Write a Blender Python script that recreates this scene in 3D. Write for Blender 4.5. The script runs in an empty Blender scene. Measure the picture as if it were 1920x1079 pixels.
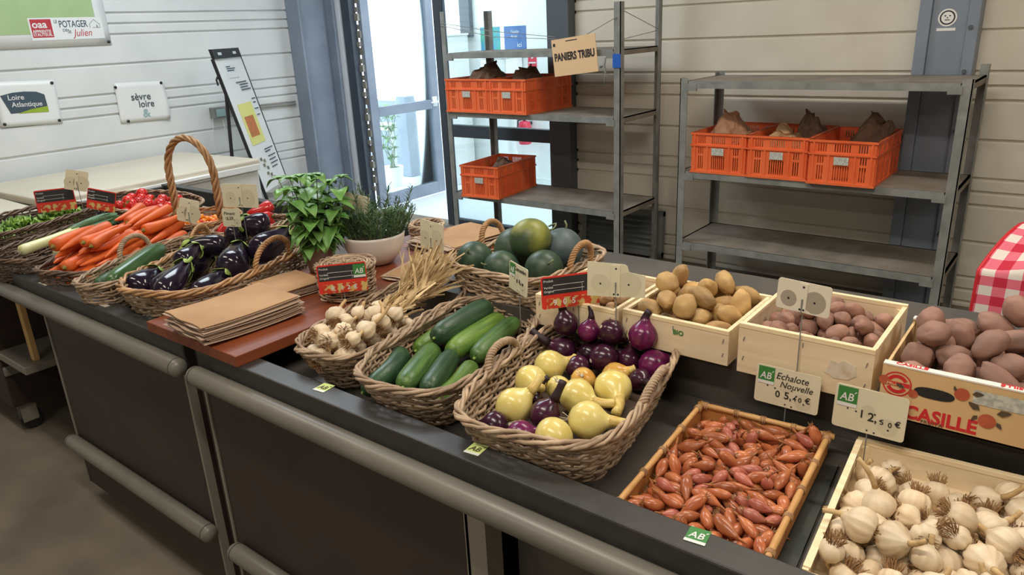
import bpy, math, random
from mathutils import Vector, Matrix, Quaternion, Euler, noise as mnoise
random.seed(7)
PI = math.pi
SC = bpy.context.scene
COL = SC.collection

# ---------------------------------------------------------------- camera
PITCH, ROLL, YAW, FPX = math.radians(19.39), math.radians(2.72), math.radians(38.82), 1381.5
cam_d = bpy.data.cameras.new('camera')
cam = bpy.data.objects.new('camera', cam_d); COL.objects.link(cam)
cam_d.sensor_width = 36.0
cam_d.lens = FPX * 36.0 / 1920.0
cam_d.clip_start = 0.02
fw = Vector((-math.sin(YAW)*math.cos(PITCH), math.cos(YAW)*math.cos(PITCH), -math.sin(PITCH)))
rt = Vector((math.cos(YAW), math.sin(YAW), 0))
dn = -rt.cross(fw)
ir = rt*math.cos(ROLL) + dn*math.sin(ROLL)
iu = -(dn*math.cos(ROLL) - rt*math.sin(ROLL))
cm = Matrix((ir, iu, -fw)).transposed().to_4x4()
cm.translation = Vector((0, 0, 1.65))
cam.matrix_world = cm
SC.camera = cam

# ---------------------------------------------------------------- world, lamps, exposure
SC.view_settings.view_transform = 'Standard'
SC.view_settings.look = 'None'
SC.view_settings.exposure = 0.16
SC.view_settings.gamma = 1.0
SC.view_settings.use_curve_mapping = False
w = bpy.data.worlds.new('world'); SC.world = w; w.use_nodes = True
bgn = w.node_tree.nodes['Background']
bgn.inputs[0].default_value = (0.80, 0.90, 1.0, 1)
bgn.inputs[1].default_value = 4.6
def area(name, loc, size, power, color, aim=(0, 0, -1)):
    l = bpy.data.lights.new(name, 'AREA'); l.shape = 'RECTANGLE'; l.size, l.size_y = size
    l.energy = power; l.color = color
    o = bpy.data.objects.new(name, l); COL.objects.link(o); o.location = loc
    o.rotation_euler = Vector(aim).to_track_quat('-Z', 'Y').to_euler()
    return o
for i, (x, y, p) in enumerate(((-0.6, 2.6, 35), (-0.6, 0.2, 35), (1.9, 1.4, 30), (-0.6, -2.2, 30), (-3.2, 0.4, 20))):
    area('ceiling_tube_light', (x, y, 3.2), (1.5, 0.16), p, (1.0, 0.91, 0.79))
area('cool_fill_light', (-4.0, 2.6, 3.36), (1.6, 1.6), 72, (0.82, 0.92, 1.0))  # cool overhead lamp added to brighten the left wall, not a real window
# ---------------------------------------------------------------- geometry helpers
def V(*a): return Vector(a)
class MB:
    """collects vertices and faces of one mesh"""
    def __init__(s): s.v = []; s.f = []; s.m = []; s.k = 0
    def add(s, vs, fs, M=None):
        b = len(s.v)
        s.v += [tuple(M @ Vector(p)) for p in vs] if M is not None else [tuple(p) for p in vs]
        s.f += [tuple(b+i for i in f) for f in fs]; s.m += [s.k]*len(fs)
        return s
    def box(s, x0, x1, y0, y1, z0, z1, M=None):
        vs = [(x, y, z) for z in (z0, z1) for y in (y0, y1) for x in (x0, x1)]
        return s.add(vs, [(0, 2, 3, 1), (4, 5, 7, 6), (0, 1, 5, 4), (2, 6, 7, 3), (0, 4, 6, 2), (1, 3, 7, 5)], M)
    def bar(s, a, b, w, h, up=(0, 0, 1)):
        a, b = Vector(a), Vector(b); d = (b-a); L = d.length; d.normalize()
        u = Vector(up); x = d.cross(u)
        if x.length < 1e-5: x = d.cross(Vector((0, 1, 0)))
        x.normalize(); z = x.cross(d)
        M = Matrix((x, d, z)).transposed().to_4x4(); M.translation = a
        return s.box(-w/2, w/2, 0, L, -h/2, h/2, M)
    def tube(s, pts, r, n=6, closed=False, cap=True):
        pts = [Vector(p) for p in pts]; N = len(pts)
        rr = r if hasattr(r, '__len__') else [r]*N
        vs = []; ref = None
        for i, p in enumerate(pts):
            if closed: t = pts[(i+1) % N]-pts[i-1]
            else: t = pts[min(i+1, N-1)]-pts[max(i-1, 0)]
            if t.length < 1e-9: t = Vector((0, 0, 1))
            t.normalize()
            if ref is None:
                ref = Vector((0, 0, 1)) if abs(t.z) < .9 else Vector((1, 0, 0))
            ref = ref - t*ref.dot(t)
            if ref.length < 1e-4: ref = t.orthogonal()
            ref.normalize(); b = t.cross(ref)
            for k in range(n):
                a = 2*PI*k/n
                vs.append(p + (ref*math.cos(a)+b*math.sin(a))*rr[i])
        fs = []
        for i in range(N if closed else N-1):
            for k in range(n):
                j = (i+1) % N
                fs.append((i*n+k, i*n+(k+1) % n, j*n+(k+1) % n, j*n+k))
        if cap and not closed:
            fs.append(tuple(range(n-1, -1, -1))); fs.append(tuple((N-1)*n+k for k in range(n)))
        return s.add(vs, fs)
    def lathe(s, prof, n=20, M=None, mod=None, closed_top=True):
        """prof: (r, z) list turned round Z; mod(th, t) scales r"""
        vs = []; fs = []; N = len(prof)
        for i, (r, z) in enumerate(prof):
            for k in range(n):
                th = 2*PI*k/n; q = r*(mod(th, i/(N-1)) if mod else 1)
                vs.append((q*math.cos(th), q*math.sin(th), z))
        for i in range(N-1):
            for k in range(n):
                fs.append((i*n+k, i*n+(k+1) % n, (i+1)*n+(k+1) % n, (i+1)*n+k))
        if closed_top:
            fs.append(tuple(range(n-1, -1, -1))); fs.append(tuple((N-1)*n+k for k in range(n)))
        return s.add(vs, fs, M)
    def spin(s, prof, n=14, bend=0.0, mod=None, twist=0.0, side=0.0):
        """prof: (x, r) list round a long axis along X which curves by bend*x^2 in Z"""
        vs = []; fs = []; N = len(prof)
        for i, (x, r) in enumerate(prof):
            sl = math.atan(2*bend*x); zc = bend*x*x; yc = side*x*x
            for k in range(n):
                th = 2*PI*k/n; q = r*(mod(th, i/(N-1)) if mod else 1)
                a = q*math.cos(th); b = q*math.sin(th)
                vs.append((x-b*math.sin(sl), yc+a, zc+b*math.cos(sl)))
        for i in range(N-1):
            for k in range(n):
                fs.append((i*n+k, i*n+(k+1) % n, (i+1)*n+(k+1) % n, (i+1)*n+k))
        fs.append(tuple(range(n-1, -1, -1))); fs.append(tuple((N-1)*n+k for k in range(n)))
        return s.add(vs, fs)
    def prism(s, poly, d0, d1, M=None):
        """poly: (x, z) outline (counter-clockwise seen from -Y) extruded along y d0..d1"""
        n = len(poly)
        vs = [(x, d0, z) for x, z in poly]+[(x, d1, z) for x, z in poly]
        fs = [tuple(range(n)), tuple(range(2*n-1, n-1, -1))]
        fs += [(i, i+n, (i+1) % n+n, (i+1) % n) for i in range(n)]
        return s.add(vs, fs, M)
    def sheet(s, grid, th=None):
        """grid of points [row][col] as a surface, optionally with thickness along its normal"""
        R_, C_ = len(grid), len(grid[0])
        vs = [p for row in grid for p in row]
        fs = [(i*C_+j, i*C_+j+1, (i+1)*C_+j+1, (i+1)*C_+j) for i in range(R_-1) for j in range(C_-1)]
        if th:
            n = len(vs); G = [[Vector(p) for p in row] for row in grid]; low = []
            for i in range(R_):
                for j in range(C_):
                    a = G[min(i+1, R_-1)][j]-G[max(i-1, 0)][j]; b = G[i][min(j+1, C_-1)]-G[i][max(j-1, 0)]
                    q = b.cross(a)
                    if q.length > 1e-12: q.normalize()
                    low.append(G[i][j]-q*th)
            fs2 = [tuple(n+i for i in reversed(f)) for f in fs]
            ring = [j for j in range(C_)]+[i*C_+C_-1 for i in range(1, R_)]+[(R_-1)*C_+j for j in range(C_-2, -1, -1)]+[i*C_ for i in range(R_-2, 0, -1)]
            m = len(ring)
            fs3 = [(ring[(i+1) % m], ring[i], n+ring[i], n+ring[(i+1) % m]) for i in range(m)]
            vs = vs+low; fs = fs+fs2+fs3
        return s.add(vs, fs)
    def mesh(s, name, mat, smooth=False):
        me = bpy.data.meshes.new(name); me.from_pydata(s.v, [], s.f)
        for mm in (mat if isinstance(mat, (list, tuple)) else [mat]): me.materials.append(mm)
        if len(me.materials) > 1: me.polygons.foreach_set('material_index', s.m)
        if smooth: me.polygons.foreach_set('use_smooth', [True]*len(me.polygons))
        me.update(); return me
    def build(s, name, mat, parent=None, smooth=False, bevel=0, auto=False):
        me = s.mesh(name, mat, smooth)
        o = bpy.data.objects.new(name, me); COL.objects.link(o)
        if parent: o.parent = parent
        if bevel:
            b = o.modifiers.new('bevel', 'BEVEL'); b.width = bevel; b.segments = 2; b.limit_method = 'ANGLE'; b.angle_limit = .7
        return o
def tag(o, label, cat, group=None, kind=None):
    o['label'] = label; o['category'] = cat
    if group: o['group'] = group
    if kind: o['kind'] = kind
    return o
def thing(name, label, cat, loc=(0, 0, 0), rz=0, group=None):
    o = bpy.data.objects.new(name, None); COL.objects.link(o); o.empty_display_size = .05
    o.location = loc; o.rotation_euler = (0, 0, rz)
    return tag(o, label, cat, group)
def struct(o): o['kind'] = 'structure'; return o
def dup(root, label=None, group=None):
    r = root.copy(); COL.objects.link(r)
    if label: r['label'] = label
    if group: r['group'] = group
    for ch in list(root.children):
        c = ch.copy(); COL.objects.link(c); c.parent = r
        for g in list(ch.children):
            d = g.copy(); COL.objects.link(d); d.parent = c
    return r
def drop(o):
    for ch in list(o.children):
        for g in list(ch.children): bpy.data.objects.remove(g)
        bpy.data.objects.remove(ch)
    bpy.data.objects.remove(o)
def lettering(name, lines, mat, parent, M, bold=0.0, shear=0.0, align='LEFT'):
    """lines: (string, x, z, size[, squeeze]) on a plane facing -Y, joined into one mesh, placed with matrix M"""
    mb = MB()
    for ln in lines:
        t, x, z, size = ln[:4]; sq = ln[4] if len(ln) > 4 else 1
        c = bpy.data.curves.new('t', 'FONT'); c.body = t; c.size = size; c.offset = bold*size; c.shear = shear
        c.align_x = align; c.resolution_u = 3; c.extrude = .0003
        o = bpy.data.objects.new('t', c); COL.objects.link(o)
        me = bpy.data.meshes.new_from_object(o)
        vs = [(p.co.x*sq+x, -p.co.z, p.co.y+z) for p in me.vertices]
        mb.add(vs, [tuple(p.vertices) for p in me.polygons])
        bpy.data.objects.remove(o); bpy.data.curves.remove(c); bpy.data.meshes.remove(me)
    o = mb.build(name, mat, parent); o.matrix_local = M
    return o
def RX(a): return Matrix.Rotation(a, 4, 'X')
def RY(a): return Matrix.Rotation(a, 4, 'Y')
def RZ(a): return Matrix.Rotation(a, 4, 'Z')
def TR(x, y, z): return Matrix.Translation((x, y, z))
def lerp(a, b, t): return a+(b-a)*t

# ---------------------------------------------------------------- materials
def S(r, g, b):
    f = lambda c: (c/255/12.92) if c/255 <= .04045 else ((c/255+.055)/1.055)**2.4
    return (f(r), f(g), f(b), 1)
def mat(name, c1, rough=.6, c2=None, scale=8, stretch=(1, 1, 1), detail=4, bump=0, bscale=None, metal=0, spec=.5, rnd=0, isl=0, coat=0, lo=.35, hi=.65, sub=0, alpha=1, trans=0, emit=0):
    m = bpy.data.materials.new(name); m.use_nodes = True
    nt = m.node_tree; N = nt.nodes; L = nt.links; p = N['Principled BSDF']
    p.inputs['Roughness'].default_value = rough; p.inputs['Metallic'].default_value = metal
    p.inputs['Specular IOR Level'].default_value = spec
    p.inputs['Base Color'].default_value = c1
    if coat: p.inputs['Coat Weight'].default_value = coat; p.inputs['Coat Roughness'].default_value = .08
    if sub:
        p.inputs['Subsurface Weight'].default_value = sub; p.inputs['Subsurface Radius'].default_value = (.01, .006, .003)
        p.inputs['Subsurface Scale'].default_value = .5
    if trans: p.inputs['Transmission Weight'].default_value = trans; p.inputs['IOR'].default_value = 1.3
    if alpha < 1: p.inputs['Alpha'].default_value = alpha
    if emit: p.inputs['Emission Color'].default_value = c1; p.inputs['Emission Strength'].default_value = emit
    col = None
    if c2 or bump:
        tc = N.new('ShaderNodeTexCoord'); mp = N.new('ShaderNodeMapping'); mp.inputs['Scale'].default_value = stretch
        L.new(tc.outputs['Object'], mp.inputs[0])
        nz = N.new('ShaderNodeTexNoise'); nz.inputs['Scale'].default_value = scale; nz.inputs['Detail'].default_value = detail
        vec = mp.outputs[0]
        if rnd:
            oi = N.new('ShaderNodeObjectInfo'); ad = N.new('ShaderNodeVectorMath'); ad.operation = 'ADD'
            ml = N.new('ShaderNodeVectorMath'); ml.operation = 'SCALE'; ml.inputs[0].default_value = (7, 5, 3)
            L.new(oi.outputs['Random'], ml.inputs['Scale']); L.new(mp.outputs[0], ad.inputs[0]); L.new(ml.outputs[0], ad.inputs[1]); vec = ad.outputs[0]
        L.new(vec, nz.inputs['Vector'])
        if c2:
            cr = N.new('ShaderNodeValToRGB'); cr.color_ramp.elements[0].position = lo; cr.color_ramp.elements[1].position = hi
            cr.color_ramp.elements[0].color = c1; cr.color_ramp.elements[1].color = c2
            L.new(nz.outputs[0], cr.inputs[0]); col = cr.outputs[0]
        if bump:
            bn = nz
            if bscale:
                bn = N.new('ShaderNodeTexNoise'); bn.inputs['Scale'].default_value = bscale; bn.inputs['Detail'].default_value = 3; L.new(vec, bn.inputs['Vector'])
            bp = N.new('ShaderNodeBump'); bp.inputs['Strength'].default_value = bump; bp.inputs['Distance'].default_value = .002
            L.new(bn.outputs[0], bp.inputs['Height']); L.new(bp.outputs[0], p.inputs['Normal'])
    if rnd or isl:
        hs = N.new('ShaderNodeHueSaturation'); mr = N.new('ShaderNodeMapRange')
        amt = rnd or isl; mr.inputs['To Min'].default_value = 1-amt; mr.inputs['To Max'].default_value = 1+amt
        if isl:
            g = N.new('ShaderNodeNewGeometry'); L.new(g.outputs['Random Per Island'], mr.inputs[0])
        else:
            oi2 = N.new('ShaderNodeObjectInfo'); L.new(oi2.outputs['Random'], mr.inputs[0])
        L.new(mr.outputs[0], hs.inputs['Value'])
        if col: L.new(col, hs.inputs['Color'])
        else: hs.inputs['Color'].default_value = c1
        col = hs.outputs[0]
    if col: L.new(col, p.inputs['Base Color'])
    return m
M = {}
M['wall'] = mat('cream wall sheet', S(222, 216, 202), .42, S(212, 205, 190), 3, bump=.05, bscale=30)
M['wall_daylit'] = mat('daylit wall sheet', S(226, 228, 226), .40, S(216, 219, 218), 3, bump=.05, bscale=30)  # same cream sheet, with cool daylight put into its colour for the left wall
M['concrete'] = mat('worn concrete floor', S(128, 118, 104), .7, S(104, 95, 84), 3, detail=8, bump=.15, bscale=60)
M['ceil'] = mat('white ceiling', S(205, 203, 198), .8)
M['steel_paint'] = mat('grey blue painted steel', S(132, 142, 156), .45, S(120, 130, 145), 4)
M['steel_dark'] = mat('dark grey painted steel', S(84, 90, 96), .5)
M['alu'] = mat('bare aluminium', S(226, 231, 236), .35, metal=.15)
M['alu_dark'] = mat('dark grey door frame', S(62, 70, 80), .4)
M['glass'] = mat('clear glass', (.92, .97, .98, 1), .02, trans=1.0, spec=.3)
gm = M['glass'].node_tree; gp = gm.nodes['Principled BSDF']
tb = gm.nodes.new('ShaderNodeBsdfTransparent'); tb.inputs[0].default_value = (.9, .96, .97, 1)
gl = gm.nodes.new('ShaderNodeBsdfGlossy'); gl.inputs['Roughness'].default_value = .02
fr = gm.nodes.new('ShaderNodeFresnel'); fr.inputs[0].default_value = 1.4
mx = gm.nodes.new('ShaderNodeMixShader')
gm.links.new(fr.outputs[0], mx.inputs[0]); gm.links.new(tb.outputs[0], mx.inputs[1]); gm.links.new(gl.outputs[0], mx.inputs[2])
gm.links.new(mx.outputs[0], gm.nodes['Material Output'].inputs[0])
M['hall_wall'] = mat('pale hall wall', S(236, 238, 234), .7)
M['hall_floor'] = mat('pale hall floor', S(214, 222, 226), .5)
M['galv'] = mat('dull galvanised steel', S(146, 147, 143), .5, S(124, 126, 122), 14, metal=.1, detail=6)
M['shelf_top'] = mat('dusty shelf board', S(146, 138, 126), .75, S(112, 104, 94), 6, detail=8, lo=.3, hi=.7)
M['black_hole'] = mat('dark hole shade', S(28, 28, 30), .7)
M['orange'] = mat('orange crate plastic', S(240, 118, 68), .45, S(230, 100, 52), 6)
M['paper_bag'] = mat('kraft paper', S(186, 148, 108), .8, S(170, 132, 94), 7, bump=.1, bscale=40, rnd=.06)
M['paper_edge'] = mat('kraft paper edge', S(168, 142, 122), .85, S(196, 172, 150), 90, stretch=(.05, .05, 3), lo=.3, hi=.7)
M['dark_bag'] = mat('dark brown paper bag', S(118, 92, 74), .8, S(98, 76, 62), 9, bump=.2, bscale=30)  # darker brown than the other crumpled bag material
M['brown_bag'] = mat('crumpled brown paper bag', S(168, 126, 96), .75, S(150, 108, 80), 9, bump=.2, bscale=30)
M['panel'] = mat('dark brown laminate', S(58, 48, 44), .45, S(50, 41, 38), 3)
M['rim'] = mat('black rim laminate', S(50, 48, 46), .4, S(62, 60, 57), 30, lo=.45, hi=.9)
M['tray'] = mat('black tray', S(74, 71, 68), .42, S(92, 86, 79), 9, detail=7, lo=.4, hi=.75)
M['bumper'] = mat('grey bumper rail', S(118, 115, 106), .38, S(108, 105, 97), 5)
M['strip'] = mat('grey metal strip', S(150, 146, 136), .4, metal=.3)
M['board'] = mat('red brown wooden board', S(140, 74, 44), .38, S(112, 56, 34), 5, stretch=(7, .7, 7), detail=5, lo=.3, hi=.7)
M['plank'] = mat('raw wood plank', S(214, 178, 120), .7, S(190, 150, 96), 6, stretch=(6, 6, .6))
M['poplar'] = mat('pale poplar wood', S(236, 218, 186), .65, S(222, 200, 164), 7, stretch=(.7, 9, 9), detail=5, lo=.3, hi=.75, rnd=.03)
M['poplar_top'] = mat('pale poplar batten', S(246, 228, 190), .6, S(236, 212, 170), 10, stretch=(.6, 8, 8))
M['bamboo'] = mat('bamboo tray', S(198, 140, 78), .5, S(172, 112, 58), 9, stretch=(1, 1, 1), lo=.3, hi=.7)
M['bamboo_pole'] = mat('pale bamboo', S(214, 168, 108), .45, S(196, 146, 88), 12)
M['wicker'] = mat('brown wicker', S(180, 156, 130), .6, S(144, 120, 96), 26, isl=.30, bump=.2, bscale=150)
M['wicker_grey'] = mat('greyed wicker', S(194, 170, 142), .65, S(158, 132, 106), 26, isl=.26, bump=.2, bscale=150)
M['wicker_dark'] = mat('dark wicker', S(120, 98, 80), .6, S(92, 74, 60), 26, isl=.3)
M['wicker_gold'] = mat('golden wicker', S(190, 150, 108), .5, S(158, 118, 78), 26, isl=.2)
M['wicker_floor'] = mat('dark basket floor', S(96, 78, 66), .8, S(72, 58, 50), 12)
M['white'] = mat('white plastic', S(236, 236, 232), .35)
M['white_bowl'] = mat('white glazed bowl', S(240, 236, 230), .3, S(226, 218, 210), 5)
M['freezer'] = mat('freezer white enamel', S(226, 226, 220), .35)
M['freezer_lid'] = mat('freezer cream lid', S(216, 206, 186), .45, S(206, 196, 176), 2)
M['paper'] = mat('white paper', S(232, 234, 232), .35)
M['black'] = mat('black plastic', S(32, 32, 34), .45)
M['ink'] = mat('black ink', S(38, 36, 36), .7)
M['beige_card'] = mat('beige plastic card', S(222, 216, 190), .45, S(214, 206, 178), 6)
M['beige_disc'] = mat('beige card wheel', S(206, 199, 172), .5)
M['grey_disc'] = mat('grey card wheel', S(166, 156, 138), .5)
M['cream_card'] = mat('cream plastic card', S(226, 218, 198), .45)
M['board_sign'] = mat('tan card', S(228, 192, 148), .7)
M['slate'] = mat('slate black print', S(42, 42, 46), .5)
M['sign_red'] = mat('red print', S(214, 52, 40), .45)
M['veg_print'] = mat('vegetable print', S(196, 56, 36), .5, S(206, 178, 110), 60, detail=1, lo=.45, hi=.55)
M['chalk'] = mat('white print', S(222, 222, 220), .6)
M['ab_green'] = mat('green print', S(56, 128, 60), .5)
M['lime'] = mat('lime sticker', S(196, 214, 130), .5)
M['banner_green'] = mat('sage green print', S(160, 186, 130), .5, S(172, 196, 146), 3)
M['red_ink'] = mat('crimson print', S(186, 52, 62), .6)
M['slate_ink'] = mat('slate print', S(64, 80, 92), .6)
M['olive'] = mat('olive print', S(150, 176, 52), .6)
M['teal_ink'] = mat('pale teal print', S(150, 178, 180), .6)
M['blue'] = mat('blue tape', S(38, 96, 190), .4)
M['poster_green'] = mat('green poster print', S(60, 160, 130), .5, S(60, 140, 190), 6)
M['poster_blue'] = mat('blue poster print', S(62, 104, 158), .5)
M['ext_red'] = mat('extinguisher red', S(214, 40, 70), .35)
M['sticker_grey'] = mat('label paper', S(206, 206, 194), .5, S(170, 172, 166), 120, detail=1)
M['gingham'] = None
M['clear'] = M['glass']
# produce
M['garlic'] = mat('garlic skin', S(232, 216, 188), .45, S(206, 178, 140), 40, stretch=(1, 1, .3), detail=6, rnd=.10, bump=.15, bscale=90, sub=.1, lo=.3, hi=.8)
M['garlic_stalk'] = mat('dry garlic stalk', S(206, 176, 126), .75, S(176, 142, 96), 60, rnd=.08)
M['garlic_root'] = mat('dry garlic roots', S(168, 130, 86), .8, S(134, 100, 66), 80)
M['straw'] = mat('dry garlic leaves', S(218, 194, 150), .7, S(180, 150, 106), 30, isl=.2)
M['shallot'] = mat('copper shallot skin', S(196, 122, 78), .27, S(158, 82, 50), 34, stretch=(.35, 2.2, 2.2), detail=5, rnd=.22, lo=.3, hi=.7)
M['shallot_pink'] = mat('pink shallot skin', S(190, 118, 100), .33, S(164, 84, 66), 34, stretch=(.35, 2.2, 2.2), detail=5, rnd=.16, lo=.3, hi=.7)
M['shallot_dry'] = mat('dry shallot tip', S(170, 108, 60), .6, S(140, 82, 44), 50, rnd=.15)
M['onion_y'] = mat('yellow onion skin', S(228, 212, 134), .24, S(210, 184, 84), 22, stretch=(2, 2, .5), detail=5, rnd=.06, lo=.4, hi=.85)
M['onion_o'] = mat('amber onion skin', S(226, 188, 104), .24, S(212, 152, 66), 22, stretch=(2, 2, .5), detail=5)
M['onion_neck'] = mat('onion neck', S(220, 200, 124), .4, S(200, 168, 90), 50, stretch=(3, 3, .4))
M['onion_r'] = mat('purple onion skin', S(66, 24, 48), .22, S(42, 18, 36), 20, stretch=(2, 2, .4), detail=5, rnd=.35, lo=.35, hi=.7)
M['onion_m'] = mat('magenta onion skin', S(118, 30, 86), .24, S(82, 22, 62), 26, stretch=(3, 3, .3), detail=5)
M['onion_rneck'] = mat('purple onion neck', S(52, 26, 40), .5, S(36, 22, 30), 50, rnd=.2)
M['onion_root'] = mat('pale onion roots', S(208, 196, 176), .8)
M['cucumber'] = mat('cucumber skin', S(60, 96, 46), .36, S(100, 136, 66), 30, stretch=(.25, 3, 3), detail=6, rnd=.16, bump=.35, bscale=120, lo=.4, hi=.75)
M['cucumber_dark'] = mat('dark cucumber skin', S(36, 66, 44), .36, S(66, 98, 64), 30, stretch=(.25, 3, 3), detail=6, rnd=.1, bump=.4, bscale=120, lo=.4, hi=.8)
M['cucumber_light'] = mat('light cucumber skin', S(112, 144, 58), .36, S(78, 114, 48), 30, stretch=(.25, 3, 3), detail=6, rnd=.1, bump=.35, bscale=120)
M['courgette'] = mat('courgette skin', S(70, 104, 58), .26, S(44, 78, 42), 40, stretch=(.2, 2, 2), detail=5)
M['eggplant'] = mat('aubergine skin', S(30, 22, 38), .14, S(40, 28, 46), 4, rnd=.2)
M['calyx'] = mat('green calyx', S(168, 190, 100), .55, S(132, 160, 72), 30)
M['carrot'] = mat('carrot skin', S(226, 110, 44), .5, S(206, 88, 34), 26, stretch=(.5, 2, 2), rnd=.12, bump=.25, bscale=70)
M['carrot_top'] = mat('carrot crown', S(140, 130, 66), .7)
M['leek_white'] = mat('leek white', S(226, 226, 180), .4, S(196, 206, 130), 12, stretch=(.4, 3, 3))
M['leek_green'] = mat('leek leaves', S(96, 132, 86), .5, S(70, 108, 72), 20, stretch=(.3, 3, 3), isl=.15)
M['lettuce'] = mat('lettuce leaf', S(150, 184, 82), .5, S(104, 142, 58), 30, isl=.25)
M['tomato'] = mat('tomato skin', S(206, 44, 38), .2, S(190, 32, 30), 6, rnd=.15)
M['tomato_green'] = mat('tomato stalk', S(86, 118, 52), .6)
M['cherry_o'] = mat('orange cherry tomato', S(232, 140, 36), .2, rnd=.2)
M['cherry_r'] = mat('red cherry tomato', S(222, 74, 32), .2, rnd=.2)
M['pepper'] = mat('red pepper skin', S(206, 50, 50), .18, S(190, 40, 40), 6, rnd=.15)
M['melon'] = mat('watermelon rind', S(44, 66, 52), .42, S(66, 88, 66), 30, detail=6, rnd=.12)
M['melon_y'] = mat('yellow patched watermelon rind', S(140, 144, 66), .42, S(58, 78, 52), 6, detail=6, lo=.40, hi=.54)
M['melon_blue'] = mat('blue green watermelon rind', S(86, 102, 104), .5, S(66, 82, 84), 20)
M['stalk'] = mat('dry green stalk', S(120, 132, 96), .7)
M['potato_y'] = mat('yellow potato skin', S(204, 166, 104), .6, S(146, 114, 76), 16, detail=9, rnd=.14, bump=.5, bscale=60, lo=.3, hi=.75)
M['potato_s'] = mat('earthy potato skin', S(192, 156, 108), .65, S(132, 102, 72), 20, detail=9, rnd=.16, bump=.5, bscale=70, lo=.3, hi=.75)
M['potato_r'] = mat('small red potato skin', S(172, 128, 108), .65, S(120, 88, 76), 20, detail=9, rnd=.14, bump=.5, bscale=70, lo=.3, hi=.75)
M['potato_p'] = mat('pink brown potato skin', S(168, 126, 108), .65, S(116, 90, 80), 12, detail=9, rnd=.12, bump=.5, bscale=60, lo=.3, hi=.75)
M['basil'] = mat('basil leaf', S(118, 164, 84), .4, S(84, 134, 62), 26, isl=.25)
M['rosemary'] = mat('rosemary needles', S(84, 118, 72), .55, S(58, 92, 56), 30, isl=.3)
M['herb_stem'] = mat('herb stem', S(104, 118, 70), .6)
M['soil'] = mat('potting soil', S(70, 54, 42), .9)
M['pot'] = mat('grey brown plant pot', S(150, 138, 130), .5, S(132, 112, 100), 5)
M['case_card'] = mat('printed fruit box card', S(222, 188, 138), .6, S(214, 178, 128), 4)
M['case_white'] = mat('white card', S(238, 232, 222), .6)
M['brand_red'] = mat('bright red print', S(206, 34, 44), .55)
M['fruit_print'] = mat('peach print', S(198, 104, 70), .55, S(176, 80, 54), 30)
M['leaf_print'] = mat('dark leaf print', S(86, 70, 54), .6)
M['wood_grey'] = mat('grey louvre', S(120, 124, 122), .6)
M['ceramic_hole'] = M['black_hole']
# red and white gingham, woven as crossing bands
g = bpy.data.materials.new('red gingham cloth'); g.use_nodes = True
nt = g.node_tree; p = nt.nodes['Principled BSDF']; p.inputs['Roughness'].default_value = .85
uvn = nt.nodes.new('ShaderNodeUVMap'); sx = nt.nodes.new('ShaderNodeSeparateXYZ'); nt.links.new(uvn.outputs[0], sx.inputs[0])
fac = []
for k in (0, 1):
    a = nt.nodes.new('ShaderNodeMath'); a.operation = 'FRACT'; nt.links.new(sx.outputs[k], a.inputs[0])
    b = nt.nodes.new('ShaderNodeMath'); b.operation = 'GREATER_THAN'; b.inputs[1].default_value = .5; nt.links.new(a.outputs[0], b.inputs[0])
    c = nt.nodes.new('ShaderNodeMath'); c.operation = 'MULTIPLY'; c.inputs[1].default_value = .5; nt.links.new(b.outputs[0], c.inputs[0]); fac.append(c)
ad = nt.nodes.new('ShaderNodeMath'); ad.operation = 'ADD'; nt.links.new(fac[0].outputs[0], ad.inputs[0]); nt.links.new(fac[1].outputs[0], ad.inputs[1])
cr = nt.nodes.new('ShaderNodeValToRGB'); cr.color_ramp.interpolation = 'CONSTANT'
cr.color_ramp.elements[0].color = S(224, 214, 204); cr.color_ramp.elements[1].position = .75; cr.color_ramp.elements[1].color = S(196, 36, 62)
e = cr.color_ramp.elements.new(.25); e.color = S(224, 110, 128)
nt.links.new(ad.outputs[0], cr.inputs[0]); nt.links.new(cr.outputs[0], p.inputs['Base Color'])
M['gingham'] = g
# ---------------------------------------------------------------- the setting
XL, YW = -5.9, 4.75
def corrugated(name, axis, a0, a1, z0, z1, off, sgn, holes=()):
    """ribbed sheet wall: flat bands split by lines and clusters of three ribs"""
    prof = []; z = z0
    d = .017; per = .57
    lines = (0.0, .075, .15, .36)                     # groove centres within one period
    zz = [z0]
    prof.append((0, z0))
    k = 0
    while True:
        done = False
        for l in lines:
            c = z0+k*per+l+.05
            if c+.02 > z1: done = True; break
            prof += [(0, c-.016), (-d, c-.007), (-d, c+.004), (0, c+.009)]
        if done: break
        k += 1
    prof.append((0, z1))
    mb = MB()
    n = len(prof)
    for (q0, q1) in (a0, a1) if isinstance(a0, tuple) else ((a0, a1),):
        vs = []
        for q in (q0, q1):
            for (dd, zz_) in prof:
                u = off+sgn*dd
                vs.append((q, u, zz_) if axis == 'x' else (u, q, zz_))
        mb.add(vs, [(i, i+1, n+i+1, n+i) for i in range(n-1)])
        # closed rear face
        u = off-sgn*.06
        b = [(q0, u, z0), (q1, u, z0), (q1, u, z1), (q0, u, z1)] if axis == 'x' else [(u, q0, z0), (u, q1, z0), (u, q1, z1), (u, q0, z1)]
        mb.add(b, [(0, 1, 2, 3)])
        t0 = [(q0, off, z1), (q1, off, z1), (q1, u, z1), (q0, u, z1)] if axis == 'x' else [(off, q0, z1), (off, q1, z1), (u, q1, z1), (u, q0, z1)]
        mb.add(t0, [(0, 1, 2, 3)])
        for q in (q0, q1):
            e_ = [(q, off, z0), (q, off, z1), (q, u, z1), (q, u, z0)] if axis == 'x' else [(off, q, z0), (off, q, z1), (u, q, z1), (u, q, z0)]
            mb.add(e_, [(0, 1, 2, 3)])
    return struct(mb.build(name, M['wall' if axis == 'x' else 'wall_daylit']))
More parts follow.
